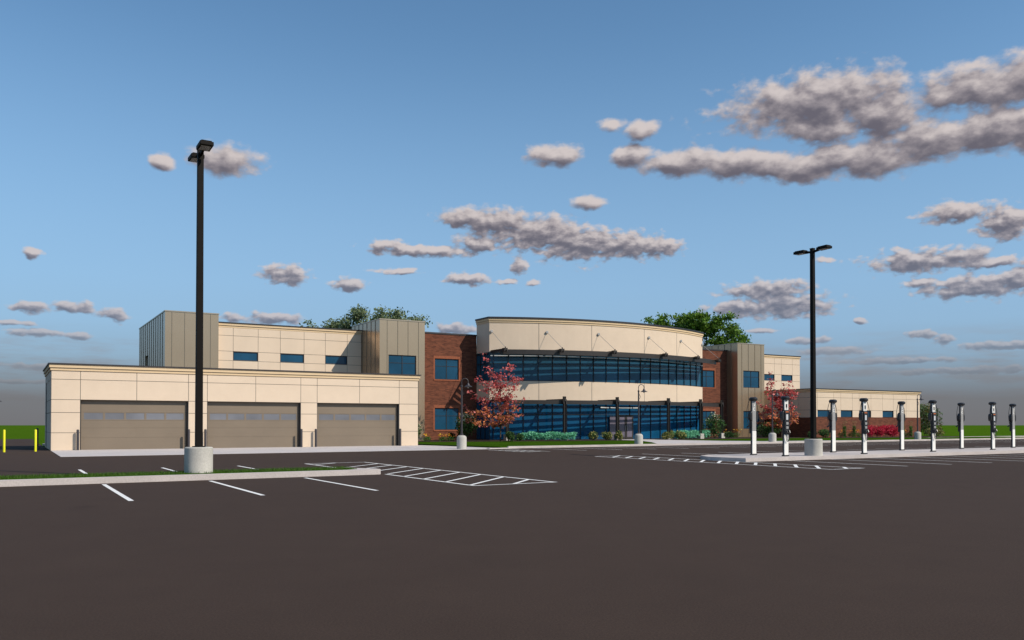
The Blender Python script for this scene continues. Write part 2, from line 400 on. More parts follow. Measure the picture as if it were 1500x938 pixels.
    def mix(f, a, b):
        m = N.new('ShaderNodeMix'); m.data_type = 'RGBA'
        nt.links.new(f, m.inputs[0]); nt.links.new(a, m.inputs[6])
        if isinstance(b, tuple): m.inputs[7].default_value = (b[0]*k, b[1]*k, b[2]*k, 1)
        else: nt.links.new(b, m.inputs[7])
        return m.outputs[2]
    x = mix(math_('MULTIPLY', math_('SUBTRACT', 1.0, sstep(el, 4.0, 27.0)), .72), tint.outputs[2], (.290,.462,.690))
    x = mix(alpha, x, sc.outputs[0])
    x = mix(strat, x, (.34,.34,.36))
    x = mix(math_('MULTIPLY', math_('SUBTRACT', 1.0, sstep(el, 4.0, 15.0)), .22), x, (.285,.455,.685))
    hz = N.new('ShaderNodeValToRGB'); nt.links.new(math_('DIVIDE', math_('MAXIMUM', el, 0.0), 9.0), hz.inputs[0])
    he = hz.color_ramp.elements; he[0].position = 0; he[0].color = (.94,.94,.94,1); he[1].position = 1; he[1].color = (0,0,0,1)
    for p_, v_ in ((.17,.90),(.32,.61),(.48,.28),(.70,.07)):
        q = he.new(p_); q.color = (v_,v_,v_,1)
    x = mix(hz.outputs[0], x, (.166,.155,.155))
    nt.links.new(x, bg.inputs['Color'])
    w.cycles.sampling_method = 'MANUAL'; w.cycles.sample_map_resolution = 256
SKT = (1.10, 1.45, 1.56)
make_world()

cd = bpy.data.cameras.new('camera'); cam = bpy.data.objects.new('camera', cd); COL.objects.link(cam); S.camera = cam
FPX = 1250.; PITCH = R(.9)
cd.sensor_fit = 'HORIZONTAL'; cd.sensor_width = 36; cd.lens = 36*FPX/1500
cam.location = (0,0,1.5); cam.rotation_euler = (R(90)+PITCH, 0, 0)
cd.shift_y = (622.05-469 - FPX*math.tan(PITCH))/1500
cd.clip_start = .1; cd.clip_end = 6000
vs = S.view_settings; vs.view_transform = 'Standard'; vs.look = 'None'; vs.exposure = 0; vs.gamma = 1; vs.use_curve_mapping = False

# ------------------------------------------------------------------ ground
def sheet(name, pts, z, m):
    b = MB(); b.poly([W(s,t,z) for s,t in pts]); o = b.build(name, m); return o
g_ = MB(); n_ = 24; ext = 1600
for i in range(n_):
    for j in range(n_):
        x0 = -ext + 2*ext*i/n_; y0 = -ext + 2*ext*j/n_; d_ = 2*ext/n_
        g_.poly([(x0,y0,-.03),(x0+d_,y0,-.03),(x0+d_,y0+d_,-.03),(x0,y0+d_,-.03)])
tag(g_.build('ground', M['lawn']), kind='structure')
asp = MB()
asp.poly([W(s,t,0) for s,t in ((-80,-100),(150,-100),(150,-6.2),(10,-6.2),(10,1),(-.05,1),(-80,1))])
asp.poly([W(s,t,0) for s,t in ((-80,1),(-.05,1),(.2,46),(-80,46))])
tag(asp.build('parking_lot', M['asphalt']), kind='structure')

# apron in front of the garage, with its return to the pavement
ap = MB(); ap.prism([W(s,t)[:2] for s,t in ((-.05,-11.0),(23.0,-10.3),(25.5,-9.75),(24.2,-3),(23.4,.4),(0,.4))], -.05, .012)
tag(ap.build('apron', M['slab']), kind='structure')
def kt(s): return -9.7 + (s-23)*(3.5/72)
lw = MB(); lw.prism([W(s,t)[:2] for s,t in [(24.6,-8.9),(26.5,kt(26.5)+.16)]+[(s,kt(s)+.16) for s in (40,60,80,95)]+[(97,-2),(97,20),(23.1,20),(23.1,5.5)]], -.05, .10)
tag(lw.build('front_lawn', M['turf']), kind='structure')
kb = MB()
ss = [24.8+i*(70.2/28) for i in range(29)]
for a, b in zip(ss[:-1], ss[1:]):
    kb.prism([W(a+.006,kt(a))[:2], W(b-.006,kt(b))[:2], W(b-.006,kt(b)+.17)[:2], W(a+.006,kt(a)+.17)[:2]], -.05, .135)
kb.prism([W(23.3,-9.9)[:2], W(24.8,-9.72)[:2], W(24.8,-9.5)[:2], W(23.3,-9.5)[:2]], -.05, .05)
for a in range(12):
    kb.prism([W(95.0+a*4,-6.2)[:2], W(98.98+a*4,-6.2)[:2], W(98.98+a*4,-6.0)[:2], W(95.0+a*4,-6.0)[:2]], -.05, .135)
tag(kb.build('kerb', M['concrete']), kind='structure')
wk = MB()
wk.prism([W(s,t)[:2] for s,t in ((37.6,kt(37.6)+.175),(46,kt(46)+.175),(62,kt(62)+.175),(62,kt(62)+1.5),(52,-5.2),(50.2,-2.5),(49.4,2.5),(49.3,7.3),(45.6,7.3),(45.4,3),(41.5,-3.5))], .0, .112)
tag(wk.build('entrance_walk', M['slab']), kind='structure')
dr = MB(); dr.prism([W(s,t)[:2] for s,t in ((84,1.0),(150,1.0),(150,2.6),(84,2.6))], -.05, .11)
tag(dr.build('far_path', M['concrete']), kind='structure')
R28 = 28.1746; CS = 47.6; CT = 7.75+R28
def arc(off, n=40, amax=None, r0=R28):
    am = amax if amax else math.asin(12.75/R28)
    return [(CS+r0*math.sin(-am+2*am*i/n), CT-r0*math.cos(-am+2*am*i/n)-off) for i in range(n+1)]
mb_ = MB()
mb_.prism([W(s,t)[:2] for s,t in ((25.2,10.5),(27,6.5),(32,5.3),(34.5,4.6),(39,3.6),(44.9,3.0),(45.2,9),(34.5,12.5),(28,14),(25.2,11.4))], .05, .125)
mb_.prism([W(s,t)[:2] for s,t in ((49.7,3.2),(55,4.0),(61,5.2),(70,5.0),(71.4,2.0),(90,1.0),(92.5,2.5),(92.5,6.2),(71.6,6.2),(70.5,12),(60,14),(49.7,9))], .05, .125)
tag(mb_.build('mulch_bed', M['mulch']), kind='structure')

# traffic islands
def island(name, outline, inner=None, z=.15):
    b = MB(); b.prism([W(s,t)[:2] for s,t in outline], -.05, z, 0); return tag(b.build(name, M['concrete']), kind='structure')
isl = island('traffic_island', [(-22,-31.95),(7.42,-31.5),(7.50,-31.35),(7.52,-30.9),(7.05,-30.25),(6.3,-29.88),(-22,-29.88)])
st_ = MB(); st_.prism([W(s,t)[:2] for s,t in ((-22,-31.62),(6.5,-31.18),(6.9,-30.95),(6.6,-30.4),(6.0,-30.05),(-22,-30.05))], .05, .17)
tag(st_.build('island_turf', M['turf']), kind='structure')
isr = island('traffic_island', [(23.22,-31.0),(75,-30.4),(75,-27.1),(24.7,-27.3),(23.7,-27.9),(23.08,-29.1)])

# grass blades on the near island
gb = MB(); vv = []; ff = []
for i in range(9000):
    s = random.uniform(-8, 6.8); t = random.uniform(-31.6+ (s+22)*.0154, -30.05)
    if s > 6.2 and t < -31.0 : continue
    p = W(s,t,.168); a = random.uniform(0, 6.28); h = random.uniform(.03,.075); w_ = .007
    dx, dy = math.cos(a)*w_, math.sin(a)*w_; lx, ly = random.uniform(-.03,.03), random.uniform(-.03,.03)
    n0 = len(vv); vv += [(p.x-dx,p.y-dy,p.z),(p.x+dx,p.y+dy,p.z),(p.x+lx,p.y+ly,p.z+h)]; ff.append((n0,n0+1,n0+2))
me = bpy.data.meshes.new('grass'); me.from_pydata(vv, [], ff); me.materials.append(L['blade'])
o = bpy.data.objects.new('grass', me); COL.objects.link(o); tag(o, 'short green grass growing along the near kerbed island', 'grass', kind='stuff')

# painted markings
def stripe(b, p, q, w=.10, z=.005):
    a = W(*p, z); c = W(*q, z); d = (c-a); d.z = 0; d.normalize(); n = Vector((-d.y, d.x, 0))*(w/2)
    b.poly([a-n, c-n, c+n, a+n])
pm = MB()
for k in range(-9, 3):
    s = -.15+2.56*k
    stripe(pm, (s,-32.0), (s,-37.4)); stripe(pm, (s,-29.85), (s,-23.95))
# hatch beside the left island
x0, x1 = 7.58, 10.0
stripe(pm, (x0,-31.55), (x0,-37.2)); stripe(pm, (x0,-30.4), (x0,-23.6)); stripe(pm, (x1,-23.5), (x1,-37.15))
stripe(pm, (x0-.05,-23.6), (x1+.05,-23.5), .1, .008); stripe(pm, (x0-.05,-37.2), (x1+.05,-37.12), .1, .008)
k = 0
tr = -25.0
while tr > -37.0:
    tl = tr-2.5
    if tl < -37.15: f_ = (-37.15-tr)/(tl-tr); stripe(pm, (x1,tr), (x1+(x0-x1)*f_,-37.15), .1, .011)
    elif -31.9 < tl < -29.9:
        stripe(pm, (x1,tr), (x0+.12,tl+.1), .1, .011)
    else: stripe(pm, (x1,tr), (x0,tl), .1, .011)
    tr -= 1.355
stripe(pm, (8.8,-23.6), (x0,-24.75), .1, .011)
# hatch at the end of the right island
x0, x1 = 21.40, 23.0
stripe(pm, (x0+.1,-23.2), (x0,-36.65)); stripe(pm, (x1+.1,-23.0), (x1,-36.6)); stripe(pm, (x0,-36.65), (x1+.05,-36.6), .1, .008); stripe(pm, (x0+.05,-23.25), (x1+.1,-23.05), .1, .008)
for k in range(14):
    t = -24.2-.955*k
    stripe(pm, (x0+.03,t-.4), (x1,t+1.05), .12, .011) if t-.4 > -36.6 else None
stripe(pm, (22.2,-36.55), (x1,-35.8), .12, .011)
for k in range(0, 19):
    s = 25.6+2.65*k
    stripe(pm, (s,-31.05), (s,-36.5)); stripe(pm, (s,-27.05), (s,-21.6))
for k in range(0, 24):
    s = 26.6+2.6*k
    if not 38.0 < s < 39.5 or True: stripe(pm, (s,kt(s)-.05), (s,-15.45))
# loading hatch against the kerb
for s in (22.1, 23.7): stripe(pm, (s,-11.9), (s,-16.0))
for k in range(5): stripe(pm, (22.1,-13.0-.8*k), (23.7,-12.0-.8*k), .12, .008)
tag(pm.build('road_markings', M['paint']), kind='structure')

# ------------------------------------------------------------------ the building
bld = empty('office_building', (ORG[0],ORG[1],0), TH)
tag(bld, 'long cream and brick building with garage doors and curved blue glass entrance', 'building')
def part(mb, name, mats, parent=bld, **k): return mb.build(name, mats, parent, **k)

def panels_front(b, rects, y, g=.014, d=.02, mat=0):
    for (a, c, z0, z1) in rects: b.box(a+g, c-g, y-d, y+.01, z0+g, z1-g, mat)
def panels_side(b, rects, x, g=.014, d=.02, mat=0):
    for (a, c, z0, z1) in rects: b.box(x-d, x+.01, a+g, c-g, z0+g, z1-g, mat)
def grid(xs, zs, holes=()):
    out = []
    for a, c in zip(xs[:-1], xs[1:]):
        for z0, z1 in zip(zs[:-1], zs[1:]):
            mx, mz = (a+c)/2, (z0+z1)/2
            if any(h[0] < mx < h[1] and h[2] < mz < h[3] for h in holes): continue
            out.append((a,c,z0,z1))
    return out
def wall_with_holes(b, s0, s1, z0, z1, y0, y1, holes, mat=0):
    xs = sorted({s0, s1, *[h[0] for h in holes], *[h[1] for h in holes]}); zs = sorted({z0, z1, *[h[2] for h in holes], *[h[3] for h in holes]})
    for (a, c, p, q) in grid(xs, zs, holes): b.box(a, c, y0, y1, p, q, mat)
def add_cornice(s0, s1, t0, t1, z, parent, h=.44, sides=1):
    c = MB(); c.box(s0-.05, s1+.05, t0-.05, t1, z, z+h*.34); c.box(s0-.11, s1+.11, t0-.11, t1, z+h*.34+.02, z+h*.84)
    c.box(s0-.04, s1+.04, t0-.04, t1, z+h*.34, z+h*.34+.02, 1)
    part(c, 'cornice', [M['cream_trim'], M['joint']], parent)
    k = MB(); k.box(s0-.17, s1+.17, t0-.17, t1, z+h*.84, z+h); part(k, 'coping', M['coping'], parent)

def window(s0, s1, z0, z1, y, style='quad', trim=None):
    f = MB(); w = .055; yb = y+.12; yf = y+.05
    f.box(s0, s0+w, yf, yb+.02, z0, z1); f.box(s1-w, s1, yf, yb+.02, z0, z1)
    f.box(s0+w, s1-w, yf, yb+.02, z0, z0+w); f.box(s0+w, s1-w, yf, yb+.02, z1-w, z1)
    if style == 'quad':
        m = (s0+s1)/2; tz = z1-(z1-z0)*.36
        f.box(m-.03, m+.03, yf+.02, yb+.01, z0+w, z1-w); f.box(s0+w, m-.03, yf+.03, yb+.01, tz-.02, tz+.02); f.box(m+.03, s1-w, yf+.03, yb+.01, tz-.02, tz+.02)
    fo = part(f, 'window', M['frame'])
    p = MB(); p.box(s0+.02, s1-.02, yb-.02, yb+.0, z0+.02, z1-.02); part(p, 'pane', M['pane'], fo)
    if style == 'quad':
        bk = MB(); bk.box(s0, s1, yb+.35, yb+.37, z0, z1); part(bk, 'blind', M['inner_wall'], fo)
    return fo

# --- garage wing
GH = 5.04
doors = [(1.50,7.47),(8.60,14.52),(15.65,21.54)]; DZ = 2.94
g = MB()
holes = [(a,b,-1,DZ) for a,b in doors]
wall_with_holes(g, 0, 23, 0, 4.62, .02, .36, holes, 1)
cols = [0,1.5,4.53,7.48,8.6,11.59,14.53,15.64,18.62,21.55,23]
panels_front(g, grid([0,1.5,7.48,8.6,14.53,15.64,21.55,23], [0,1.02,2.19,DZ], holes), .02)
panels_front(g, grid(cols, [DZ,4.11,4.62]), .02)
# left return with a door and a small window
lh = [(5.9,7.2,-1,2.25),(5.9,7.2,2.5,3.7)]
for (a,c,p,q) in grid([.36,2.2,4.3,5.9,7.2,8.2], [0,1.02,2.25,2.5,3.7,4.62], lh): g.box(.02,.34,a,c,p,q,1)
panels_side(g, grid([0,2.2,4.3,5.9,7.2,8.2], [0,1.02,2.19,2.94,4.11,4.62], [(5.9,7.2,-1,3.9)]), .02)
g.box(22.66, 23, .36, 15.2, 0, 4.62, 0); g.box(.34, 22.66, 7.9, 8.2, 0, 4.62, 0); g.box(8.2,22.6,8.2,15.2,4.3,4.6,1)
garage = part(g, 'garage_wall', [M['cream'], M['joint']])
add_cornice(0, 23, 0, 8.2, 4.62, garage, .42)
side = MB(); side.box(.1,.16,5.92,7.18,.02,2.23); part(side, 'side_door', M['frame'])
sw = MB(); sw.box(.1,.16,5.92,7.18,2.52,3.68); part(sw, 'side_window', M['pane'])
for a, b in doors:
    d = MB(); n = 5; zr = [0,.72,1.30,1.74,2.24,DZ]
    yf = .27
    wx = [(a+.15+(b-a-.30)/5*i+.06, a+.15+(b-a-.30)/5*(i+1)-.06) for i in range(5)]
    for i, (z0, z1) in enumerate(zip(zr[:-1], zr[1:])):
        if i == 3: wall_with_holes(d, a+.01, b-.01, z0+.003, z1-.003, yf, yf+.05, [(p,q,z0+.06,z1-.05) for p,q in wx])
        else: d.box(a+.01, b-.01, yf, yf+.05, z0+.003, z1-.003)
    d.box(a+.01,b-.01,yf+.03,yf+.06,0.02,DZ-.03,1)
    do = part(d, 'garage_door', [M['garage_door'], M['joint']])
    for p, q in wx:
        w_ = MB(); w_.box(p+.004,q-.004,yf+.012,yf+.028,1.80,2.19); part(w_, 'pane', M['garglass'], do)
    for p in (a, b-.06):
        tr_ = MB(); tr_.box(p,p+.06,yf-.06,yf-.006,0,DZ); part(tr_, 'track', M['bronze'], do)

# --- metal clad towers
TZ = 10.32
def tower(s0, s1, t0, t1, seams, holes, side_step, side_hole=None):
    b = MB()
    wall_with_holes(b, s0, s1, 0, TZ, t0, t0+.3, holes)
    if side_hole:
        ys = [t0+.3, side_hole[0], side_hole[1], t1]; zs = [0, side_hole[2], side_hole[3], TZ]
        for (a,c,p,q) in grid(ys, zs, [side_hole]): b.box(s0, s0+.3, a, c, p, q)
        b.box(s0+.2,s0+.25,side_hole[0],side_hole[1],side_hole[2],side_hole[3],2)
    else: b.box(s0, s0+.3, t0+.3, t1, 0, TZ)
    b.box(s1-.3, s1, t0+.3, t1, 0, TZ); b.box(s0+.3, s1-.3, t1-.3, t1, 0, TZ); b.box(s0+.3, s1-.3, t0+.3, t1-.3, TZ-.4, TZ-.3)
    for s in seams:
        zz = [0]
        hs = sorted([h for h in holes if h[0]-.05 < s < h[1]+.05], key=lambda h: h[2])
        z = 0
        for h in hs:
            if h[2] > z: b.box(s-.014, s+.014, t0-.028, t0, z, h[2], 1)
            z = h[3]
        b.box(s-.014, s+.014, t0-.028, t0, z, TZ, 1)
    y = t0+side_step
    while y < t1-.2:
        if side_hole and side_hole[0]-.05 < y < side_hole[1]+.05: b.box(s0-.03, s0, y-.026, y+.026, side_hole[3], TZ, 1); b.box(s0-.03, s0, y-.026, y+.026, 0, side_hole[2], 1)
        else: b.box(s0-.03, s0, y-.026, y+.026, 0, TZ, 1)
        y += side_step
    o = part(b, 'metal_tower', [M['metal'], M['metal_rib'], M['pane']])
    c = MB(); c.box(s0-.04, s1+.04, t0-.04, t0+.3, TZ, TZ+.09); c.box(s0-.04, s0+.3, t0+.3, t1, TZ, TZ+.09); c.box(s1-.3, s1+.04, t0+.3, t1, TZ, TZ+.09)
    part(c, 'coping', M['metal_cap'], o)
    return o
tower(8.39, 12.42, 15.2, 30, (8.9,9.85,10.85,11.8), [], 1.18, (24.1,26.1,4.5,7.53))
H2 = (25.5,28.05,5.53,7.40)
tower(24.70, 28.85, 11.5, 18.1, (25.38,26.34,27.29,28.26), [H2], .98)
H3 = [(67.1,69.58,5.53,7.40),(67.1,69.58,1.02,2.98)]
tower(66.25, 70.35, 11.6, 18.1, (66.89,67.88,68.87,69.83), H3, .98)
window(*H2, 11.5); window(*H3[0], 11.6); window(*H3[1], 11.6)

# --- cream upper storey, left and right
def cream_upper(s0, s1, wins, vj):
    b = MB(); y = 15.7
    hs = [(a,c,6.75,7.45) for a,c in wins]
    wall_with_holes(b, s0, s1, 0, 9.38, y+.02, y+.35, hs, 1)
    panels_front(b, grid([s0]+vj+[s1], [0,5.6,6.70,7.46,8.73,9.38], [(a,c,6.7,7.46) for a,c in wins]), y+.02)
    b.box(s1-.35, s1, y+.36, 30, 0, 9.38, 0)
    o = part(b, 'upper_wall', [M['cream'], M['joint']])
    add_cornice(s0+.06, s1-.05, y+.05, 30, 9.38, o, .43)
    for a, c in wins: window(a, c, 6.72, 7.45, y, 'single')
cream_upper(12.44, 24.68, [(13.68,15.69),(17.53,19.55),(21.41,23.38)], [13.68,15.69,17.53,19.55,21.41,23.38])
cream_upper(70.37, 80.9, [(71.7,73.6),(74.75,76.49),(77.67,79.58)], [71.7,73.6,74.75,76.49,77.67,79.58])

# --- brick links
def brick_link(s0, s1, wins):
    b = MB(); y = 13.2
    hs = [(a,c,z0,z1) for a,c in wins for z0,z1 in ((1.02,2.98),(5.53,7.40))]
    wall_with_holes(b, s0, s1, 0, 9.58, y, y+.35, hs)
    o = part(b, 'brick_wall', M['brick'])
    c = MB(); c.box(s0, s1, y-.05, y+.4, 9.58, 9.72); part(c, 'coping', M['coping'], o)
    for (a,c_,z0,z1) in hs:
        l = MB(); l.box(a-.12, c_+.12, y-.02, y+.02, z1, z1+.24); l.box(a-.1,c_+.1,y-.04,y+.03,z0-.12,z0); l.box(a-.14,a,y-.015,y+.02,z0,z1); l.box(c_,c_+.14,y-.015,y+.02,z0,z1)
        part(l, 'window_surround', M['brick_trim'], o)
        window(a, c_, z0, z1, y)
    return o
brick_link(28.87, 34.84, [(30.62,33.02)])
brick_link(60.36, 66.23, [(62.1,64.4)])

# --- right single storey wing
s0, s1, y = 71.7, 90.05, 6.0
ww = [(72.3,74.22),(76.05,77.99),(79.12,81.16),(83.2,85.15),(86.6,87.0)][:4]
b = MB()
hs = [(a,c,2.29,3.05) for a,c in ww]
wall_with_holes(b, s0, s1, 2.29, 4.98, y+.02, y+.35, hs, 1)
panels_front(b, grid([s0,72.3,74.88,76.05,77.99,79.12,81.16,83.2,85.15,87.49,s1], [2.29,3.06,4.40,4.98], [(a,c,2.2,3.06) for a,c in ww]), y+.02)
b.box(s0+.02, s0+.35, y+.35, 15.7, 2.29, 4.98, 1)
panels_side(b, grid([y,8.0,10.2,12.3,14.0,15.7], [2.29,3.06,4.40,4.98]), s0+.02)
b.box(s1-.35, s1, y+.36, 15.7, 2.29, 4.98, 0)
wing = part(b, 'wing_wall', [M['cream'], M['joint']])
br = MB(); br.box(s0-.04, s1+.04, y-.05, y+.35, 0, 2.27); br.box(s0-.04, s0+.35, y+.35, 15.7, 0, 2.27); br.box(s1-.35, s1+.04, y+.35, 15.7, 0, 2.27)
part(br, 'brick_base', M['brick'], wing)
sl = MB(); sl.box(s0-.07, s1+.07, y-.08, y+.0, 2.27, 2.29); part(sl, 'ledge', M['brick_trim'], wing)
add_cornice(s0, s1, y, 15.7, 4.98, wing, .38)
for a, c in ww: window(a, c, 2.30, 3.04, y, 'single')

# --- roofs
r_ = MB(); r_.box(12.5, 80.8, 16.2, 30, 9.0, 9.2); r_.box(28.9,34.8,13.5,16.2,9.0,9.2); r_.box(60.4,66.2,13.5,16.2,9.0,9.2); r_.box(12.44,80.8,29.7,30,0,9.0)
part(r_, 'roof', M['roof'])
rt = MB(); rt.box(75.2,77.0,17.5,19.5,9.2,10.05); part(rt, 'rooftop_unit', M['roof'])

# --- curved glass entrance block
T2 = 13.2
def ring(off_out, off_in, z0, z1, b, mat=0, n=40, ends=True):
    """closed wall following the curve and its two straight returns"""
    am = math.asin(12.75/R28)
    def outline(o):
        r = R28+o
        a2 = math.asin((12.75+o)/r)
        pts = [(CS-12.75-o, T2-.01)] + [(CS+r*math.sin(-a2+2*a2*i/n), CT-r*math.cos(-a2+2*a2*i/n)) for i in range(n+1)] + [(CS+12.75+o, T2-.01)]
        return pts
    A = outline(off_out); B = outline(off_in)
    for i in range(len(A)-1):
        p, q, r2, s2 = A[i], A[i+1], B[i+1], B[i]
        k = len(b.v)
        b.v += [(p[0],p[1],z0),(q[0],q[1],z0),(r2[0],r2[1],z0),(s2[0],s2[1],z0),(p[0],p[1],z1),(q[0],q[1],z1),(r2[0],r2[1],z1),(s2[0],s2[1],z1)]
        for f in ((0,3,2,1),(4,5,6,7),(0,1,5,4),(2,3,7,6)):
            b.f.append(tuple(k+j for j in f)); b.m.append(mat)
        for f in ([(3,0,4,7)] if i == 0 else []) + ([(1,2,6,5)] if i == len(A)-2 else []):
            b.f.append(tuple(k+j for j in f)); b.m.append(mat)
def arc_pt(s, off=0.0):
    return CT - math.sqrt(R28**2-(s-CS)**2) - off
def joints_on(b, z0, z1):
    for s in (39.0,44.05,50.15,55.0):
        y = arc_pt(s); a = math.asin((s-CS)/R28)
        b.bar((s+math.sin(a)*.0, y, z0), (s, y, z1), .035, .012, 1, up=(math.sin(a),-math.cos(a),0))
ub = MB(); ring(0, -.35, 7.97, 10.62, ub); joints_on(ub, 7.97, 10.62)
upper = part(ub, 'curved_wall', [M['cream'], M['joint']], smooth=True)
cc = MB(); ring(.05, -.3, 10.62, 10.77, cc); ring(.11, -.3, 10.79, 10.98, cc); ring(.04,-.3,10.77,10.79,cc,1); part(cc, 'cornice', [M['cream_trim'], M['joint']], upper, smooth=True)
ck = MB(); ring(.17, -.4, 10.98, 11.12, ck); part(ck, 'coping', M['coping'], upper, smooth=True)
sb = MB(); ring(0, -.35, 3.70, 5.40, sb); joints_on(sb, 3.7, 5.4)
span = part(sb, 'curved_wall', [M['cream'], M['joint']], smooth=True)
cr = MB(); pts = [(CS-12.4,13.18)]+[(CS+(p[0]-CS)*.97,p[1]+.3) for p in arc(0)]+[(CS+12.4,13.18)]
cr.prism(pts, 10.4, 10.55); cr.box(CS-12.4,CS+12.4,12.85,13.18,9.0,10.4)
part(cr, 'roof', M['roof'])
def arc_s(u):                     # arc length -> (s, t, normal angle)
    a = u/R28; return CS+R28*math.sin(a), CT-R28*math.cos(a), a
edge = R28*math.asin(12.75/R28)
def curtain(z0, z1, trans, door=False):
    f = MB()
    us = [-edge+.04] + [1.353*(k+.5) for k in range(-10,10) if abs(1.353*(k+.5)) < edge-.35] + [edge-.04]
    for u in us:
        s, t, a = arc_s(u)
        f.bar((s+math.sin(a)*.03, t-math.cos(a)*.03+.0, z0), (s+math.sin(a)*.03, t-math.cos(a)*.03, z1), .034, .08, 0, up=(math.sin(a),-math.cos(a),0))
    for z in [z0+.04]+trans+[z1-.04]:
        for u, v in zip(us[:-1], us[1:]):
            if door and z < 2 and 46.6 < arc_s((u+v)/2)[0] < 48.8: continue
            p = arc_s(u); q = arc_s(v)
            f.bar((p[0],p[1]-.0,z), (q[0],q[1]-.0,z), .06, .035)
    for x in (CS-12.75, CS+12.75):
        for y in (11.6,12.4): f.box(x-.03,x+.03,y-.03,y+.03,z0,z1)
        for z in [z0+.04]+trans+[z1-.04]: f.box(x-.02,x+.02,10.9,13.1,z-.025,z+.025)
    fo = part(f, 'curtain_wall', M['frame'])
    gl = MB(); ring(-.02, -.05, z0, z1, gl); part(gl, 'glass', M['glass'] if door else M['glass_upper'], fo)
    return fo, us
cw2, us = curtain(5.405, 7.965, [6.95, 7.80])
hr = MB()
for u, v in zip(us[:-1], us[1:]):
    p = arc_s(u+.05); q = arc_s(v-.05); hr.bar((p[0],p[1]-.012,7.64), (q[0],q[1]-.012,7.64), .03, .10)
part(hr, 'head_trim', M['pale'], cw2)
cw1, us1 = curtain(0.1, 3.695, [2.40], True)
# entrance doors in the lower glazing
for a, c, hx in ((46.84,47.69,47.60),(47.73,48.58,47.82)):
    d = MB(); y = 7.60
    wall_with_holes(d, a, c, .12, 2.34, y, y+.06, [(a+.12,c-.12,.34,2.2)])
    do = part(d, 'entrance_door', M['bronze'])
    p = MB(); p.box(a+.11,c-.11,y+.02,y+.035,.33,2.21); part(p, 'pane', M['doorglass'], do)
    h = MB(); h.tube([(hx,y-.002,.9),(hx,y-.07,.95),(hx,y-.07,1.35),(hx,y-.002,1.4)], .018, 6); part(h, 'handle', M['silver'], do)
sdl = MB(); sdl.box(45.85,46.72,7.62,7.66,.15,2.3); part(sdl, 'side_light', M['doorglass'])
et = MB()  # pale strips stand in for entrance lights, brightness only in their colour
for a, c in ((44.9,45.85),(46.0,48.5),(48.62,49.4)):
    et.box(a, c, min(arc_pt(a),arc_pt(c))-.05, min(arc_pt(a),arc_pt(c))-.02, 3.02, 3.12)
part(et, 'entry_light_strip', M['pale'], cw1)
# interior behind the glass
i1 = MB(); i1.prism([(p[0],p[1]+.08) for p in arc(0)]+[(CS+12.6,15.8),(CS-12.6,15.8)], .02, .09); i1.prism([(p[0],p[1]+.08) for p in arc(0)]+[(CS+12.6,15.8),(CS-12.6,15.8)], 5.2, 5.39)
i1.prism([(p[0],p[1]+.36) for p in arc(0)]+[(CS+12.6,15.8),(CS-12.6,15.8)], 3.72, 3.78); i1.prism([(p[0],p[1]+.36) for p in arc(0)]+[(CS+12.6,15.8),(CS-12.6,15.8)], 7.99, 8.05)
part(i1, 'interior_floor', M['inner_floor'])
i2 = MB(); i2.box(CS-12.5,CS+12.5,14.0,14.1,.1,7.8)
for s in (38.5,43.3,52.0,56.6): i2.box(s-.2,s+.2,11.0,11.4,.1,3.7); i2.box(s-.2,s+.2,11.0,11.4,5.4,7.8)
for s in (41.5,54.0): i2.box(s-.06,s+.06,10.2,14,5.4,7.8)
part(i2, 'interior_wall', M['inner_wall'])
for s, y in ((38.2,10.0),(40.5,9.6),(51.6,9.4),(55.0,10.2)):
    dk = MB(); dk.box(s-.8,s+.8,y,y+.7,.78,.84); dk.box(s-.78,s-.72,y,y+.7,.1,.78); dk.box(s+.72,s+.78,y,y+.7,.1,.78); dk.box(s-.25,s+.25,y+.3,y+.36,.84,1.2)
    part(dk, 'desk', M['pale'])
dk = MB(); dk.box(54.5,55.1,9.9,10.0,5.4,6.2); part(dk, 'cabinet', M['pale'])

# --- louvred sunshade over the upper glass
SX = (35.0,39.7,44.73,50.72,55.66,60.2)
def arc_strip(b, off, w, z0, z1, n=36, mat=0):
    am = math.asin(12.75/R28)
    A = [(CS+R28*math.sin(-am+2*am*i/n), CT-R28*math.cos(-am+2*am*i/n)-off) for i in range(n+1)]
    for p, q in zip(A[:-1], A[1:]):
        k = len(b.v)
        b.v += [(p[0],p[1],z0),(q[0],q[1],z0),(q[0],q[1]+w,z0),(p[0],p[1]+w,z0),(p[0],p[1],z1),(q[0],q[1],z1),(q[0],q[1]+w,z1),(p[0],p[1]+w,z1)]
        for f in ((0,3,2,1),(4,5,6,7),(0,1,5,4),(2,3,7,6)): b.f.append(tuple(k+j for j in f)); b.m.append(mat)
    for e, (i0,i1,i2,i3) in ((A[0],(0,0,0,0)),(A[-1],(0,0,0,0))):
        b.poly([(e[0],e[1],z0),(e[0],e[1]+w,z0),(e[0],e[1]+w,z1),(e[0],e[1],z1)], mat)
sf = MB(); arc_strip(sf, 2.02, .09, 7.64, 8.06)
shade = part(sf, 'sunshade', M['bronze'], smooth=True)
for off in (.52,1.0,1.48,1.90):
    l = MB(); arc_strip(l, off, .26, 7.90, 7.95); part(l, 'louvre', M['bronze'], shade)
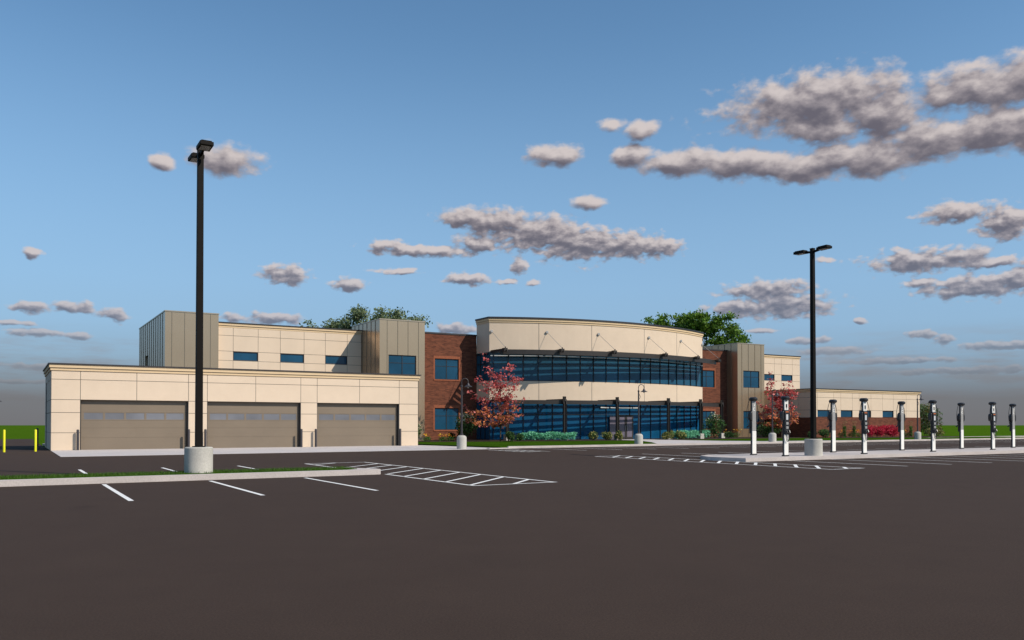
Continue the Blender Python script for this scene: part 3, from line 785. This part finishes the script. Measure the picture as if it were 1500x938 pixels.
for s in SX:
    y = arc_pt(s)
    a = MB(); a.box(s-.06,s+.06,y-2.60,y-.002,7.96,8.12); a.box(s-.16,s-.08,y-2.62,y-2.2,7.84,8.14); a.box(s+.08,s+.16,y-2.62,y-2.2,7.84,8.14)
    a.box(s-.03,s+.03,y-2.56,y-2.46,8.12,8.26)
    part(a, 'bracket', M['bronze'], shade)
    r = MB(); r.tube([(s,y-.06,9.82),(s,y-2.5,8.2)], .017, 6); part(r, 'tie_rod', M['silver'], shade)
    n = MB(); n.lathe([(.0,-.06),(.13,-.06),(.13,0),(.05,.07)], (0,0,0), 12)
    n.v = [(s+p[0], y-.03+p[2]*-1.0*-1-.02, 9.82+p[1]) for p in n.v]
    part(n, 'wall_anchor', M['silver'], shade)

# --- pergola on columns along the lower glass
pf = MB(); arc_strip(pf, 2.62, .14, 3.27, 3.62)
perg = part(pf, 'pergola', M['bronze'], smooth=True)
for off in (.45,.95,1.45,1.95,2.35):
    l = MB(); arc_strip(l, off, .22, 3.48, 3.53); part(l, 'louvre', M['bronze'], perg)
for s in SX:
    y = arc_pt(s)
    a = MB(); a.box(s-.07,s+.07,y-3.0,y-.002,3.54,3.74); a.box(s-.17,s-.09,y-2.95,y-2.5,3.32,3.70); a.box(s+.09,s+.17,y-2.95,y-2.5,3.32,3.70); part(a, 'bracket', M['bronze'], perg)
    c = MB(); yc = y-2.82
    c.box(s-.11,s+.11,yc-.02,yc+.02,.6,3.95); c.box(s-.11,s-.075,yc-.11,yc-.02,.6,3.95); c.box(s+.075,s+.11,yc-.11,yc-.02,.6,3.95); c.box(s-.11,s-.075,yc+.02,yc+.11,.6,3.95); c.box(s+.075,s+.11,yc+.02,yc+.11,.6,3.95)
    co = part(c, 'column', M['bronze'])
    p = MB(); p.box(s-.24,s+.24,yc-.24,yc+.24,0,.62); part(p, 'plinth', M['base'], co, bevel=.02)

# ------------------------------------------------------------------ bollards
def bollard(name, label, s, t, m, r, h, group=None):
    b = MB(); b.lathe([(r*1.0,-.05),(r,h-.05),(r*.86,h-.012),(r*.5,h)], (0,0,0), 18)
    o = b.build(name, m, smooth=True); o.location = W(s,t,0); tag(o, label, 'bollard', group); return o
GB = 'charcoal bollards beside the garage doors'
for s, lab in ((1.366,'charcoal bollard at the left jamb of the leftmost garage door'),(7.466,'charcoal bollard at the right jamb of the leftmost garage door'),
               (8.448,'charcoal bollard at the left jamb of the middle garage door'),(14.504,'charcoal bollard at the right jamb of the middle garage door'),
               (15.468,'charcoal bollard at the left jamb of the rightmost garage door'),(21.524,'charcoal bollard at the right jamb of the rightmost garage door')):
    bollard('bollard', lab, s, -.26, M['bollard'], .075, 1.21, GB)
bollard('bollard', 'yellow bollard at the left edge of the photo, away from the garage', -2.30, -1.75, M['yellow'], .062, 1.22, 'yellow bollards left of the garage')
bollard('bollard', 'yellow bollard close to the left corner of the garage', -.80, -1.3, M['yellow'], .062, 1.22, 'yellow bollards left of the garage')
bollard('bollard', 'dark bollard standing in the shadow behind the yellow ones, left of the garage', -.35, 11.0, M['bollard'], .07, 1.25)
pd = MB(); pd.box(-.7,.7,-.5,.5,0,.14); o = pd.build('concrete_pad', M['concrete'], bevel=.02); o.location = W(.75,13.5,0); o.rotation_euler = (0,0,TH)
tag(o, 'small pale concrete pad beside the garage left flank behind the dark bollard', 'pad')

# ------------------------------------------------------------------ tall parking lot lights
def tall_light(label, s, t):
    r = empty('lamp_post', W(s,t,.15), TH); tag(r, label, 'street lamp', 'tall twin head parking lot lights')
    b = MB(); b.lathe([(.375,-.1),(.375,.70),(.35,.725)], (0,0,0), 40); part(b, 'concrete_base', M['base'], r, smooth=True)
    p = MB(); p.box(-.15,.15,-.15,.15,.724,.75); 
    k = len(p.v); p.v += [(-.092,-.092,.75),(.092,-.092,.75),(.092,.092,.75),(-.092,.092,.75),(-.078,-.078,9.0),(.078,-.078,9.0),(.078,.078,9.0),(-.078,.078,9.0)]
    for q in ((0,3,2,1),(4,5,6,7),(0,1,5,4),(1,2,6,5),(2,3,7,6),(3,0,4,7)): p.f.append(tuple(k+i for i in q)); p.m.append(0)
    p.box(-.088,.088,-.088,.088,9.0,9.04)
    part(p, 'pole', M['black'], r, bevel=.008)
    for sg in (-1,1):
        a = MB(); a.bar((0,sg*.08,8.88),(0,sg*.36,8.92),.07,.09); part(a, 'arm', M['black'], r)
        h = MB(); h.box(-.18,.18,-.28,.28,-.06,.05); h.box(-.14,.14,-.24,.24,.05,.085)
        ho = part(h, 'light_head', M['black'], r, bevel=.015); ho.location = (0, sg*.62, 8.95); ho.rotation_euler = (R(1)*sg,0,0)
        l = MB(); l.box(-.13,.13,-.2,.2,-.068,-.061); part(l, 'lens', M['pale'], ho)
    return r
tall_light('tall black twin head light pole on concrete drum on the left grass island', 2.34, -30.80)
tall_light('tall black twin head light pole on concrete drum among the chargers on the right island', 27.95, -30.39)

# ------------------------------------------------------------------ gooseneck lamps
def gooseneck(label, loc, rz=0.0):
    r = empty('gooseneck_lamp', loc, rz); tag(r, label, 'street lamp', 'gooseneck lamps along the kerb')
    b = MB(); b.lathe([(.30,-.1),(.30,.58),(.27,.66),(.20,.72),(.10,.74)], (0,0,0), 28); part(b, 'concrete_base', M['base'], r, smooth=True)
    p = MB(); p.lathe([(.11,.735),(.11,.80),(.062,.84),(.05,3.7),(.07,3.72),(.07,3.78),(.03,3.82)], (0,0,0), 12); part(p, 'pole', M['bollard'], r, smooth=True)
    a = MB(); pts = [(0,0,3.75)] + [(.20-.20*math.cos(R(k*15)), 0, 4.02+.20*math.sin(R(k*15))) for k in range(0,13)] + [(.40,0,3.92)]
    a.tube(pts, .024, 8); a.tube([(.06,0,3.2),(.14,0,3.35),(.05,0,3.55)], .014, 6); part(a, 'gooseneck_arm', M['bollard'], r, smooth=True)
    s = MB(); s.lathe([(.245,3.70),(.25,3.715),(.10,3.80),(.05,3.92),(.03,3.95)], (.40,0,0), 20); so_ = part(s, 'lamp_shade', M['bollard'], r, smooth=True)
    l = MB(); l.lathe([(.02,3.63),(.055,3.66),(.06,3.70)], (.40,0,0), 12); part(l, 'bulb', M['pale'], r, smooth=True)
    return r
gooseneck('black gooseneck lamp by the left red maple and the brick wall', W(21.75,-9.15,.10), TH*.3)
gooseneck('black gooseneck lamp in front of the glass entrance doors', W(36.3,-8.25,.11), TH*.3)
gooseneck('black gooseneck lamp half hidden in the right red maple', W(50.75,-7.35,.10), TH*.3)
gooseneck('black gooseneck lamp at the far right end of the brick and cream wing', W(70.87,-6.55,.10), TH*.3)
gooseneck('black gooseneck lamp cut off by the left edge of the photo, only its shade showing', Vector((-49.75,82,0)), .2)

# ------------------------------------------------------------------ charging stations
def pod(b, x, y, z, w, d, h, mat=0, sg=1):
    prof = [(0,-h/2),(w*.75,-h*.42),(w,-h*.2),(w,h*.2),(w*.75,h*.42),(0,h/2)]
    k = len(b.v); n = len(prof)
    for yy in (y-d/2, y+d/2): b.v += [(x+sg*p[0], yy, z+p[1]) for p in prof]
    b.f.append(tuple(k+i for i in range(n))); b.f.append(tuple(k+2*n-1-i for i in range(n))); b.m += [mat,mat]
    for i in range(n):
        j = (i+1) % n; b.f.append((k+i,k+j,k+n+j,k+n+i)); b.m.append(mat)
def ring_mark(b, y, cz, r, w, a0, a1, n=14):
    for i in range(n):
        a = a0+(a1-a0)*i/n; c = a0+(a1-a0)*(i+1)/n
        b.poly([(r*math.cos(a),y,cz+r*math.sin(a)),((r-w)*math.cos(a),y,cz+(r-w)*math.sin(a)),((r-w)*math.cos(c),y,cz+(r-w)*math.sin(c)),(r*math.cos(c),y,cz+r*math.sin(c))])
def charger_base(r):
    b = MB(); b.box(-.15,.15,-.075,.075,-.05,.05); b.box(-.142,-.125,-.035,.035,.05,2.40); part(b, 'post', M['dark_plastic'], r, bevel=.006)
    c = MB(); c.lathe([(.10,2.38),(.175,2.42),(.19,2.47),(.18,2.52),(.12,2.56)], (0,0,0), 20); part(c, 'cap', M['dark_plastic'], r, smooth=True)
    for sg in (-1,1):
        p = MB(); pod(p, sg*.11, .02, 1.72, .13, .17, .42, 0, sg); part(p, 'cable_holster', M['dark_plastic'], r, bevel=.015)
def charger_front():
    r = empty('charging_station', (0,0,0), TH)
    charger_base(r)
    w = MB(); w.box(-.124,.124,-.06,.04,.05,.93); part(w, 'lower_cabinet', M['white'], r, bevel=.012)
    k = MB(); k.box(-.13,.13,-.10,.05,.932,1.96); ko = part(k, 'control_panel', M['dark_plastic'], r, bevel=.015)
    s = MB(); s.box(-.06,.06,-.108,-.101,1.55,1.78); part(s, 'screen', M['pale'], ko)
    s = MB(); s.box(-.09,.09,-.107,-.101,1.86,1.91); part(s, 'status_strip', M['orange_led'], ko)
    for z in (1.22,1.40):
        s = MB(); s.box(-.075,.055,-.125,-.101,z-.06,z+.05); s.box(.06,.085,-.115,-.101,z-.03,z+.03); part(s, 'plug_socket', M['silver'], ko, bevel=.008)
    u = MB(); u.box(-.115,.115,-.07,.03,1.962,2.40); uo = part(u, 'upper_cabinet', M['white'], r, bevel=.012)
    m = MB(); m.poly([(-.05,-.0725,2.30),(-.025,-.0725,2.30),(-.025,-.0725,2.37),(-.05,-.0725,2.37)]); m.poly([(.02,-.0725,2.30),(.045,-.0725,2.30),(.045,-.0725,2.37),(.02,-.0725,2.37)])
    m.box(-.045,.045,-.0735,-.0715,2.06,2.22); m.poly([(-.03,-.0725,2.0),(.03,-.0725,2.0),(.03,-.0725,2.03),(-.03,-.0725,2.03)])
    part(m, 'pictogram', M['dark_plastic'], uo)
    for sg in (-1,1):
        c = MB(); pts = []
        for i in range(13):
            q = i/12; pts.append((sg*(.16+.17*math.sin(q*math.pi)**.8), -.02-.03*math.sin(q*3.14), 2.45-1.25*q))
        c.tube(pts, .013, 5)
        c.tube([(sg*.15,-.04,1.22),(sg*.14,-.13,1.05),(sg*.04,-.15,.74),(-sg*.03,-.14,.62),(-sg*.09,-.13,.72),(-sg*.12,-.12,.95)], .010, 5)
        part(c, 'cable', M['dark_plastic'], r, smooth=True)
        c = MB(); c.bar((sg*.09,-.13,1.10),(sg*.07,-.19,.98),.05,.06); part(c, 'plug', M['dark_plastic'], r, bevel=.01)
    return r
def charger_rear():
    r = empty('charging_station', (0,0,0), TH)
    charger_base(r)
    w = MB(); w.box(-.12,.12,-.06,.05,.05,1.06); part(w, 'lower_cabinet', M['white'], r, bevel=.012)
    u = MB(); u.box(-.12,.12,-.055,.05,1.062,2.40); uo = part(u, 'upper_cabinet', M['silver'], r, bevel=.012)
    m = MB(); ring_mark(m, -.0575, 2.03, .075, .03, R(50), R(310)); m.poly([(-.02,-.0575,2.16),(.03,-.0575,2.16),(.055,-.0575,2.27),(.03,-.0575,2.27)]); part(m, 'logo', M['white'], uo)
    k = MB(); k.box(-.13,.13,.052,.13,.95,1.96); part(k, 'control_panel', M['dark_plastic'], r, bevel=.015)
    for sg in (-1,1):
        c = MB(); pts = []
        for i in range(13):
            q = i/12; pts.append((sg*(.16+.19*math.sin(q*math.pi)**.8), .05, 2.45-1.25*q))
        c.tube(pts, .013, 5); part(c, 'cable', M['dark_plastic'], r, smooth=True)
        c = MB(); c.bar((sg*.12,.13,1.30),(sg*.20,.20,1.22),.05,.06); part(c, 'plug', M['dark_plastic'], r, bevel=.01)
    return r
CF = charger_front(); CR = charger_rear()
front = [(26.24,-30.35,'front row charging station with black screen, left of the drum of the right light pole'),
         (31.49,-30.28,'front row charging station with black screen, first one right of the light pole'),
         (37.34,-29.85,'front row charging station with black screen, beside the far lamp and tall round shrub'),
         (43.14,-29.50,'front row charging station with black screen, rightmost of its row against green lawn')]
rear = [(26.24,-28.55,'charging station seen from its grey back, leftmost of all on the island'),
        (32.16,-28.05,'charging station seen from its grey back, just right of the light pole'),
        (37.89,-27.75,'charging station seen from its grey back, between the red bushes and the wing end'),
        (43.33,-27.65,'charging station seen from its grey back, against the lawn between two screened ones'),
        (48.26,-27.75,'charging station seen from its grey back, at the right edge of the photo')]
for proto, lst in ((CF, front), (CR, rear)):
    for i, (s, t, lab) in enumerate(lst):
        o = proto if i == 0 else copy_tree(proto)
        o.location = W(s,t,.15); tag(o, lab, 'charging station', 'charging stations on the right island')

# ------------------------------------------------------------------ plants
def rand_rot(n, flat=.0):
    v = rng.normal(size=(n,3)); v[:,2] += flat*np.sign(v[:,2]); v /= np.linalg.norm(v, axis=1)[:,None]
    u = rng.normal(size=(n,3)); u -= v*(u*v).sum(1)[:,None]; u /= np.linalg.norm(u, axis=1)[:,None]
    return u, np.cross(v, u), v
def leaves(name, P, size, mats, parent=None, idx=None, var=.4, flat=0.0, aspect=.55):
    """a mesh of many small folded leaves at the points P"""
    P = np.asarray(P); n = len(P)
    u, w, v = rand_rot(n, flat)
    sz = (np.asarray(size)*(1+var*rng.uniform(-1,1,n)))[:,None]
    a = P-u*sz*.5; b = P+w*sz*aspect*.5+v*sz*.08; c = P+u*sz*.5; d = P-w*sz*aspect*.5+v*sz*.08
    V = np.stack([a,b,c,d],1).reshape(-1,3)
    me = bpy.data.meshes.new(name)
    me.vertices.add(4*n); me.vertices.foreach_set('co', V.ravel())
    me.loops.add(4*n); me.loops.foreach_set('vertex_index', np.arange(4*n, dtype=np.int32))
    me.polygons.add(n); me.polygons.foreach_set('loop_start', np.arange(0,4*n,4,dtype=np.int32)); me.polygons.foreach_set('loop_total', np.full(n,4,np.int32))
    for m in mats: me.materials.append(m)
    me.polygons.foreach_set('material_index', (rng.integers(0,len(mats),n) if idx is None else np.asarray(idx)).astype(np.int32))
    me.update(calc_edges=True); me.validate()
    o = bpy.data.objects.new(name, me); COL.objects.link(o)
    if parent is not None: o.parent = parent
    return o
def ball(n, c, r, shell=.5):
    v = rng.normal(size=(n,3)); v /= np.linalg.norm(v,axis=1)[:,None]
    q = (shell+(1-shell)*rng.random(n)**.6)[:,None]
    return np.asarray(c)+v*q*np.asarray(r)

def limb(b, p, q, r0, r1, sag=.12, n=6):
    p = Vector(p); q = Vector(q); d = (q-p).length
    mid = Vector((random.uniform(-1,1),random.uniform(-1,1),random.uniform(-.3,.8)))*d*sag
    pts = [p.lerp(q, k/n)+mid*math.sin(math.pi*k/n) for k in range(n+1)]
    b.tube(pts, [r0+(r1-r0)*k/n for k in range(n+1)], 7); return pts

def big_tree(label, loc, H, env, mats, nclump, per, lsize, trunk_r, group, fork=.35):
    """env: list of (cx,cy,cz,rx,ry,rz,weight) ellipsoids in metres above the base"""
    r = empty('tree', loc); tag(r, label, 'tree', group)
    tb = MB(); fk = H*fork
    tp = [(0,0,-.2),(random.uniform(-.1,.1),0,fk*.5),(random.uniform(-.2,.2),.1,fk)]
    tb.tube(tp, [trunk_r*1.25,trunk_r,trunk_r*.8], 10)
    wsum = sum(e[6] for e in env); P = []; idx = []
    for e in env:
        k = max(2, int(nclump*e[6]/wsum))
        # main limb to this lobe
        lp = limb(tb, tp[-1], (e[0],e[1],e[2]-e[5]*.3), trunk_r*.5, trunk_r*.18, .08)
        C = ball(k, e[:3], e[3:6], .35)
        for c in C:
            if random.random() < .5: limb(tb, lp[random.randint(3,6)], c, trunk_r*.13, trunk_r*.03, .15, 5)
            rr = random.uniform(.5,1.1)*np.array([1.0,1.0,.58])*(H/17)
            m = int(per*random.uniform(.5,1.3)*rr[0]**2)
            pts = c+rng.normal(size=(m,3))*rr*.55
            P.append(pts); idx.append(np.where(rng.random(m) < random.uniform(.2,.8), 0, 1))
    part(tb, 'trunk', M['bark'], r, smooth=True)
    leaves('crown', np.concatenate(P), lsize, mats, r, np.concatenate(idx))
    return r
GT = 'trees behind the building roofs'
big_tree('broad greyish green tree rising behind the left metal tower', W(38.44,48.2,-.03), 17.3,
   [(-4.2,0,11.9,2.6,3,2.2,1.3),(-1.8,.5,14.2,2.4,3,2.6,1.6),(.6,0,14.0,1.9,2.6,1.8,1),(2.6,-.5,14.8,2.1,3,1.6,1.3),(4.9,0,14.3,1.7,2.4,1.5,.9),(0,0,11.2,5.2,4.2,2.2,1.6),(-2.2,0,16.0,1.3,1.4,1.0,.4)],
   [L['grey_green'], L['dark_green']], 105, 150, .36, .38, GT)
big_tree('smaller sparse grey green tree behind the cream upper wall, left of the broad one', W(33.7,53.3,-.03), 16.0,
   [(-1.6,0,13.2,1.5,1.6,1.9,1),(.8,0,14.6,1.4,1.5,1.1,.6),(1.6,0,12.4,1.6,1.8,1.6,.6),(-.3,0,11.6,2.2,2.2,1.8,1)],
   [L['grey_green'], L['dark_green']], 46, 120, .34, .26, GT)
big_tree('lush deep green tree rising behind the curved entrance block', W(88.3,41.8,-.03), 19.0,
   [(-6.6,0,15.6,2.2,3,2.2,.9),(-4.0,.5,16.4,2.2,3,2.4,1.1),(-1.0,0,17.0,2.2,3,2.0,1.1),(1.6,-.5,16.8,2.2,3,2.0,1.1),(4.0,0,15.8,2.2,3,2.4,1.2),(6.4,0,14.6,1.8,2.4,2.2,.9),(0,0,13.2,6.6,4.5,2.6,2.0),(2.5,-1,11.5,4,3.5,2.5,1)],
   [L['oak'], L['oak_dark']], 110, 230, .42, .42, GT)

def maple(label, loc, H, rz, seed, n=2600, ls=.21):
    random.seed(seed)
    r = empty('red_maple', loc, rz); tag(r, label, 'tree', 'young red maples by the facade')
    tb = MB(); tb.tube([(0,0,-.1),(.03,0,H*.2),(-.02,.02,H*.45),(.05,0,H*.62)], [.055,.05,.038,.022], 8)
    P = []; idx = []
    br = []
    tips = [(-1.45,7.15,.45),(-1.25,6.0,.45),(-1.8,5.15,.38),(.45,5.9,.5),(.85,6.25,.5),(1.2,5.1,.42),(1.75,5.0,.4),(-2.6,3.95,.33),(-2.0,3.4,.30),(-3.0,2.7,.24),(-2.4,2.2,.2),(-2.95,1.65,.18),(-1.9,1.3,.17),
            (1.9,3.4,.3),(1.4,2.6,.25),(1.75,2.05,.2),(1.1,1.75,.18),(.5,1.5,.17),(-.6,3.9,.4),(0,3.4,.36),(.3,4.55,.42),(-1.1,2.2,.22),(-.3,1.95,.2),(.45,2.8,.28),(-.8,1.25,.16),(-.1,5.2,.5),(-.5,4.6,.45),(.7,3.7,.33)]
    for i, (x, z, f) in enumerate(tips):
        y = (1 if i % 2 else -1)*random.uniform(.1,1.5)*(1-.6*z/7.3)
        br.append(((0,0,H*f*.95), (x*H/7.3, y, (z+.15)*H/7.3)))
    per = n//len(br)
    for p, q in br:
        pts = limb(tb, p, q, .016, .004, .10, 6)
        for _ in range(3):
            i = random.randint(2,5); w_ = pts[i]+Vector((random.uniform(-1,1),random.uniform(-1,1),random.uniform(-.2,.7)))*H*.07
            tb.tube([pts[i], w_], [.006,.003], 5)
            m = per//6; c = np.array(w_)
            P.append(c+rng.normal(size=(m,3))*np.array([.17,.16,.085])*H/7)
        for i in range(2, 7):
            m = per//9; P.append(np.array(pts[i])+rng.normal(size=(m,3))*np.array([.17,.15,.085])*H/7)
    P = np.concatenate(P)
    P[:,2] = np.maximum(P[:,2], .6); hz = P[:,2]/H; q = rng.random(len(P))
    idx = np.where(hz+.25*(q-.5) < .36, np.where(q < .6, 2, np.where(q < .75, 3, 1)), np.where(q < .55, 0, 1))
    part(tb, 'trunk', M['bark'], r, smooth=True)
    leaves('crown', P, ls*H/7, [L['crimson'],L['rose'],L['rust'],L['olive_leaf']], r, idx, flat=.5, aspect=.7)
    return r
maple('young red maple standing left of the glass entrance beside the brick wall', W(32.98,5.6,.1), 7.3, 0, 3, 2250)
maple('young red maple behind the leftmost chargers, in front of the right metal tower', W(67.66,6.8,.1), 6.7, .0, 11, 2900, .25)

def shrub(name, label, s, t, w, h, mats, n, size, cat='shrub', group=None, bloom=None, z0=.1, depth=None, shell=.55, stems=True, lobes=5):
    r = empty(name, W(s,t,z0), TH); tag(r, label, cat, group)
    if stems:
        b = MB()
        for k in range(5):
            a = k*1.26+s; b.tube([(math.cos(a)*w*.08,math.sin(a)*w*.08,-.05),(math.cos(a)*w*.2,math.sin(a)*w*.2,h*.45),(math.cos(a)*w*.3,math.sin(a)*w*.3,h*.8)], [.018,.012,.005], 5)
        part(b, 'stem', M['bark'], r)
    d = depth or w
    P = []
    for k in range(lobes):
        c = (random.uniform(-.28,.28)*w, random.uniform(-.28,.28)*d, h*random.uniform(.36,.62))
        P.append(ball(n//lobes, c, (w*.30,d*.30,h*.36), shell))
    P = np.concatenate(P); P[:,2] = np.clip(P[:,2], .02, h*1.05)
    leaves('foliage', P, size, mats, r)
    if bloom:
        top = P[np.argsort(-P[:,2]-rng.random(len(P))*h*.9)[:bloom[1]]]
        leaves('blossom', top+rng.normal(size=top.shape)*.03+np.array([0,-.03,.04]), bloom[2], [bloom[0]], r, aspect=.9)
    return r
SH = [L['shrub'], L['shrub_dark']]
shrub('flowering_shrub', 'tall white flowering shrub under the lower brick window, behind the first gooseneck lamp', 31.3, 8.6, 2.3, 2.5, SH, 1500, .17, bloom=(L['blossom'],90,.16))
shrub('flowering_shrub', 'tall white flowering shrub in front of the right brick wall beside the entrance block', 58.0, 7.0, 2.4, 2.9, SH, 1500, .18, bloom=(L['blossom'],70,.16))
shrub('flowering_shrub', 'narrow white flowering shrub tucked against the right corner of the garage', 24.6, 4.0, .95, 1.5, SH, 700, .13, bloom=(L['blossom'],45,.12))
shrub('green_shrub', 'low dark green shrub at the foot of the left red maple', 33.6, 4.7, 1.15, .95, SH, 800, .13)
shrub('green_shrub', 'small green shrub left of the first pergola column', 34.5, 5.2, .7, .7, SH, 400, .12)
shrub('green_shrub', 'low dark round shrub at the plinth of the fifth pergola column', 58.4, 5.2, .95, .75, [L['shrub_dark']], 500, .12)
shrub('green_shrub', 'large dark green shrub behind the leftmost charger, under the right maple', 68.4, 9.3, 3.0, 2.1, SH, 1500, .17)
shrub('green_shrub', 'low green shrub in front of the wing just left of the light pole', 69.14, 4.4, 1.2, .8, SH, 600, .13)
shrub('green_shrub', 'low green shrub against the brick wing just right of the light pole', 71.22, 4.3, 1.7, .95, SH, 800, .14)
# blue green hedges along the lower glass
def hedge(label, s0, s1, y0, y1, h):
    r = empty('hedge', W((s0+s1)/2,(y0+y1)/2,.1), TH); tag(r, label, 'hedge', 'blue green hedges before the glass')
    L_ = s1-s0; n = int(900*L_); x = rng.uniform(-L_/2,L_/2,n)
    P = np.stack([x, (y1-y0)*x/L_+rng.normal(size=n)*.25, np.clip(h*(.12+.88*rng.random(n)**.55)*(.90+.10*np.sin(x*3.1)+.06*np.sin(x*7.7)), .03, 9)], 1)
    leaves('foliage', P, .13, [L['blue_green'],L['blue_green_dark'],L['blue_green']], r, flat=.3)
    b = MB()
    for k in range(int(L_*3)):
        xx = -L_/2+.2+k/3; b.tube([(xx,(y1-y0)*xx/L_,-.04),(xx+random.uniform(-.1,.1),(y1-y0)*xx/L_,h*.6)], [.012,.005], 5)
    part(b, 'stem', M['bark'], r)
hedge('low blue green hedge before the glass left of the entrance, between the first two columns', 35.3, 40.2, 6.1, 5.2, .78)
hedge('low blue green hedge before the glass right of the entrance doors', 51.6, 57.6, 5.2, 7.2, .85)
# mottled clumps each side of the doors
VG = [L['variegated'], L['shrub'], L['variegated'], L['shrub_dark']]
for s, t, lab in ((41.7,4.6,'round mottled yellow green shrub before the glass, right of the left hedge'),(43.0,4.3,'round mottled yellow green shrub, middle one of three left of the doors'),
                  (44.25,4.1,'round mottled yellow green shrub next to the entrance doors on their left'),(49.6,4.1,'round mottled yellow green shrub right of the entrance doors by the lamp'),
                  (51.0,5.2,'round mottled yellow green shrub partly behind the fourth pergola column'),(51.8,4.6,'round mottled yellow green shrub where the right hedge begins')):
    shrub('variegated_shrub', lab, s, t, 1.0, .92, VG, 620, .14, group='mottled round shrubs by the entrance', lobes=4)
def flowers(label, s, t, n, h=.55, w=.8, bl=('orange','yellow_bloom')):
    r = empty('flower_clump', W(s,t,.12), TH); tag(r, label, 'flowers', 'orange flower clumps')
    P = ball(260, (0,0,h*.35), (w*.5,w*.4,h*.38), .2); leaves('foliage', P, .13, [L['spike'],L['shrub']], r, aspect=.25)
    b = np.stack([rng.uniform(-w/2,w/2,n), rng.uniform(-w*.3,w*.3,n), h*rng.uniform(.72,1.1,n)], 1); leaves('blossom', b, .13, [L[k] for k in bl], r, aspect=.9)
flowers('orange lily clump at the left brick wall, nearest the garage', 27.6, 8.3, 16)
flowers('orange lily clump at the left brick wall, middle of three', 28.9, 8.1, 18)
flowers('orange lily clump at the left brick wall, nearest the white flowering shrub', 29.6, 8.2, 18)
flowers('yellow orange flower clump right of the sixth pergola column', 63.9, 9.6, 30, .8, 1.2)
flowers('yellow orange flower clump half behind the plinth of the last pergola column', 61.0, 8.2, 16, .8, .7)
shrub('maroon_shrub', 'small maroon leaved shrub under the lower left brick window', 30.6, 9.6, .9, .8, [L['maroon'],L['shrub_dark']], 400, .12)
# grasses and red barberry along the wing
def plume(label, s, t):
    r = empty('ornamental_grass', W(s,t,.12), TH); tag(r, label, 'grass plant', 'ornamental grasses along the brick wing')
    n = 420; a = rng.random(n)*6.28; q = rng.random(n)
    P = np.stack([np.cos(a)*.22*rng.random(n), np.sin(a)*.22*rng.random(n), .05+q*1.15], 1); leaves('foliage', P, .22, [L['spike'],L['shrub']], r, aspect=.16)
    P = np.stack([rng.normal(size=120)*.14, rng.normal(size=120)*.14, 1.25+rng.random(120)*.5], 1); leaves('plume', P, .10, [L['plume']], r, aspect=.3)
for s, lab in ((73.56,'upright ornamental grass with tan plume, leftmost before the brick wing'),(75.1,'upright ornamental grass with tan plume, left of the red bushes'),
               (83.37,'upright ornamental grass with tan plume, right of the red bushes'),(84.78,'upright ornamental grass with tan plume, rightmost near the wing end')):
    plume(lab, s, 3.6)
for s, lab in ((73.42,'small orange flower clump left of the first ornamental grass'),(75.07,'small orange flower clump between the two left ornamental grasses'),(76.4,'small orange flower clump just left of the red bushes'),(84.62,'small orange flower clump between the two right ornamental grasses')):
    flowers(lab, s, 4.0, 20, .75, .8, ('orange','rust'))
BB = [L['barberry'],L['barberry_bright'],L['barberry_bright']]
for s, lab in ((77.63,'crimson barberry bush, leftmost of the red row before the brick wing'),(78.85,'crimson barberry bush, second from the left in the red row'),(80.08,'crimson barberry bush, second from the right in the red row'),(81.32,'crimson barberry bush, rightmost of the red row before the brick wing')):
    shrub('barberry_bush', lab, s, 3.4, 1.8, 1.45, BB, 1300, .15, group='red barberry bushes along the brick wing', shell=.3)
shrub('tall_shrub', 'tall rounded olive green shrub beyond the right end of the brick wing', 93.57, 7.5, 2.9, 4.9, [L['shrub'],L['olive_leaf'],L['dark_green']], 3200, .22, z0=0, lobes=9)
shrub('green_shrub', 'mottled low shrub at the foot of the tall shrub at the wing right end', 87.62, 3.0, 3.0, 1.3, [L['shrub'],L['olive_leaf'],L['variegated']], 1200, .16, z0=0)

print('objects', len(bpy.data.objects))
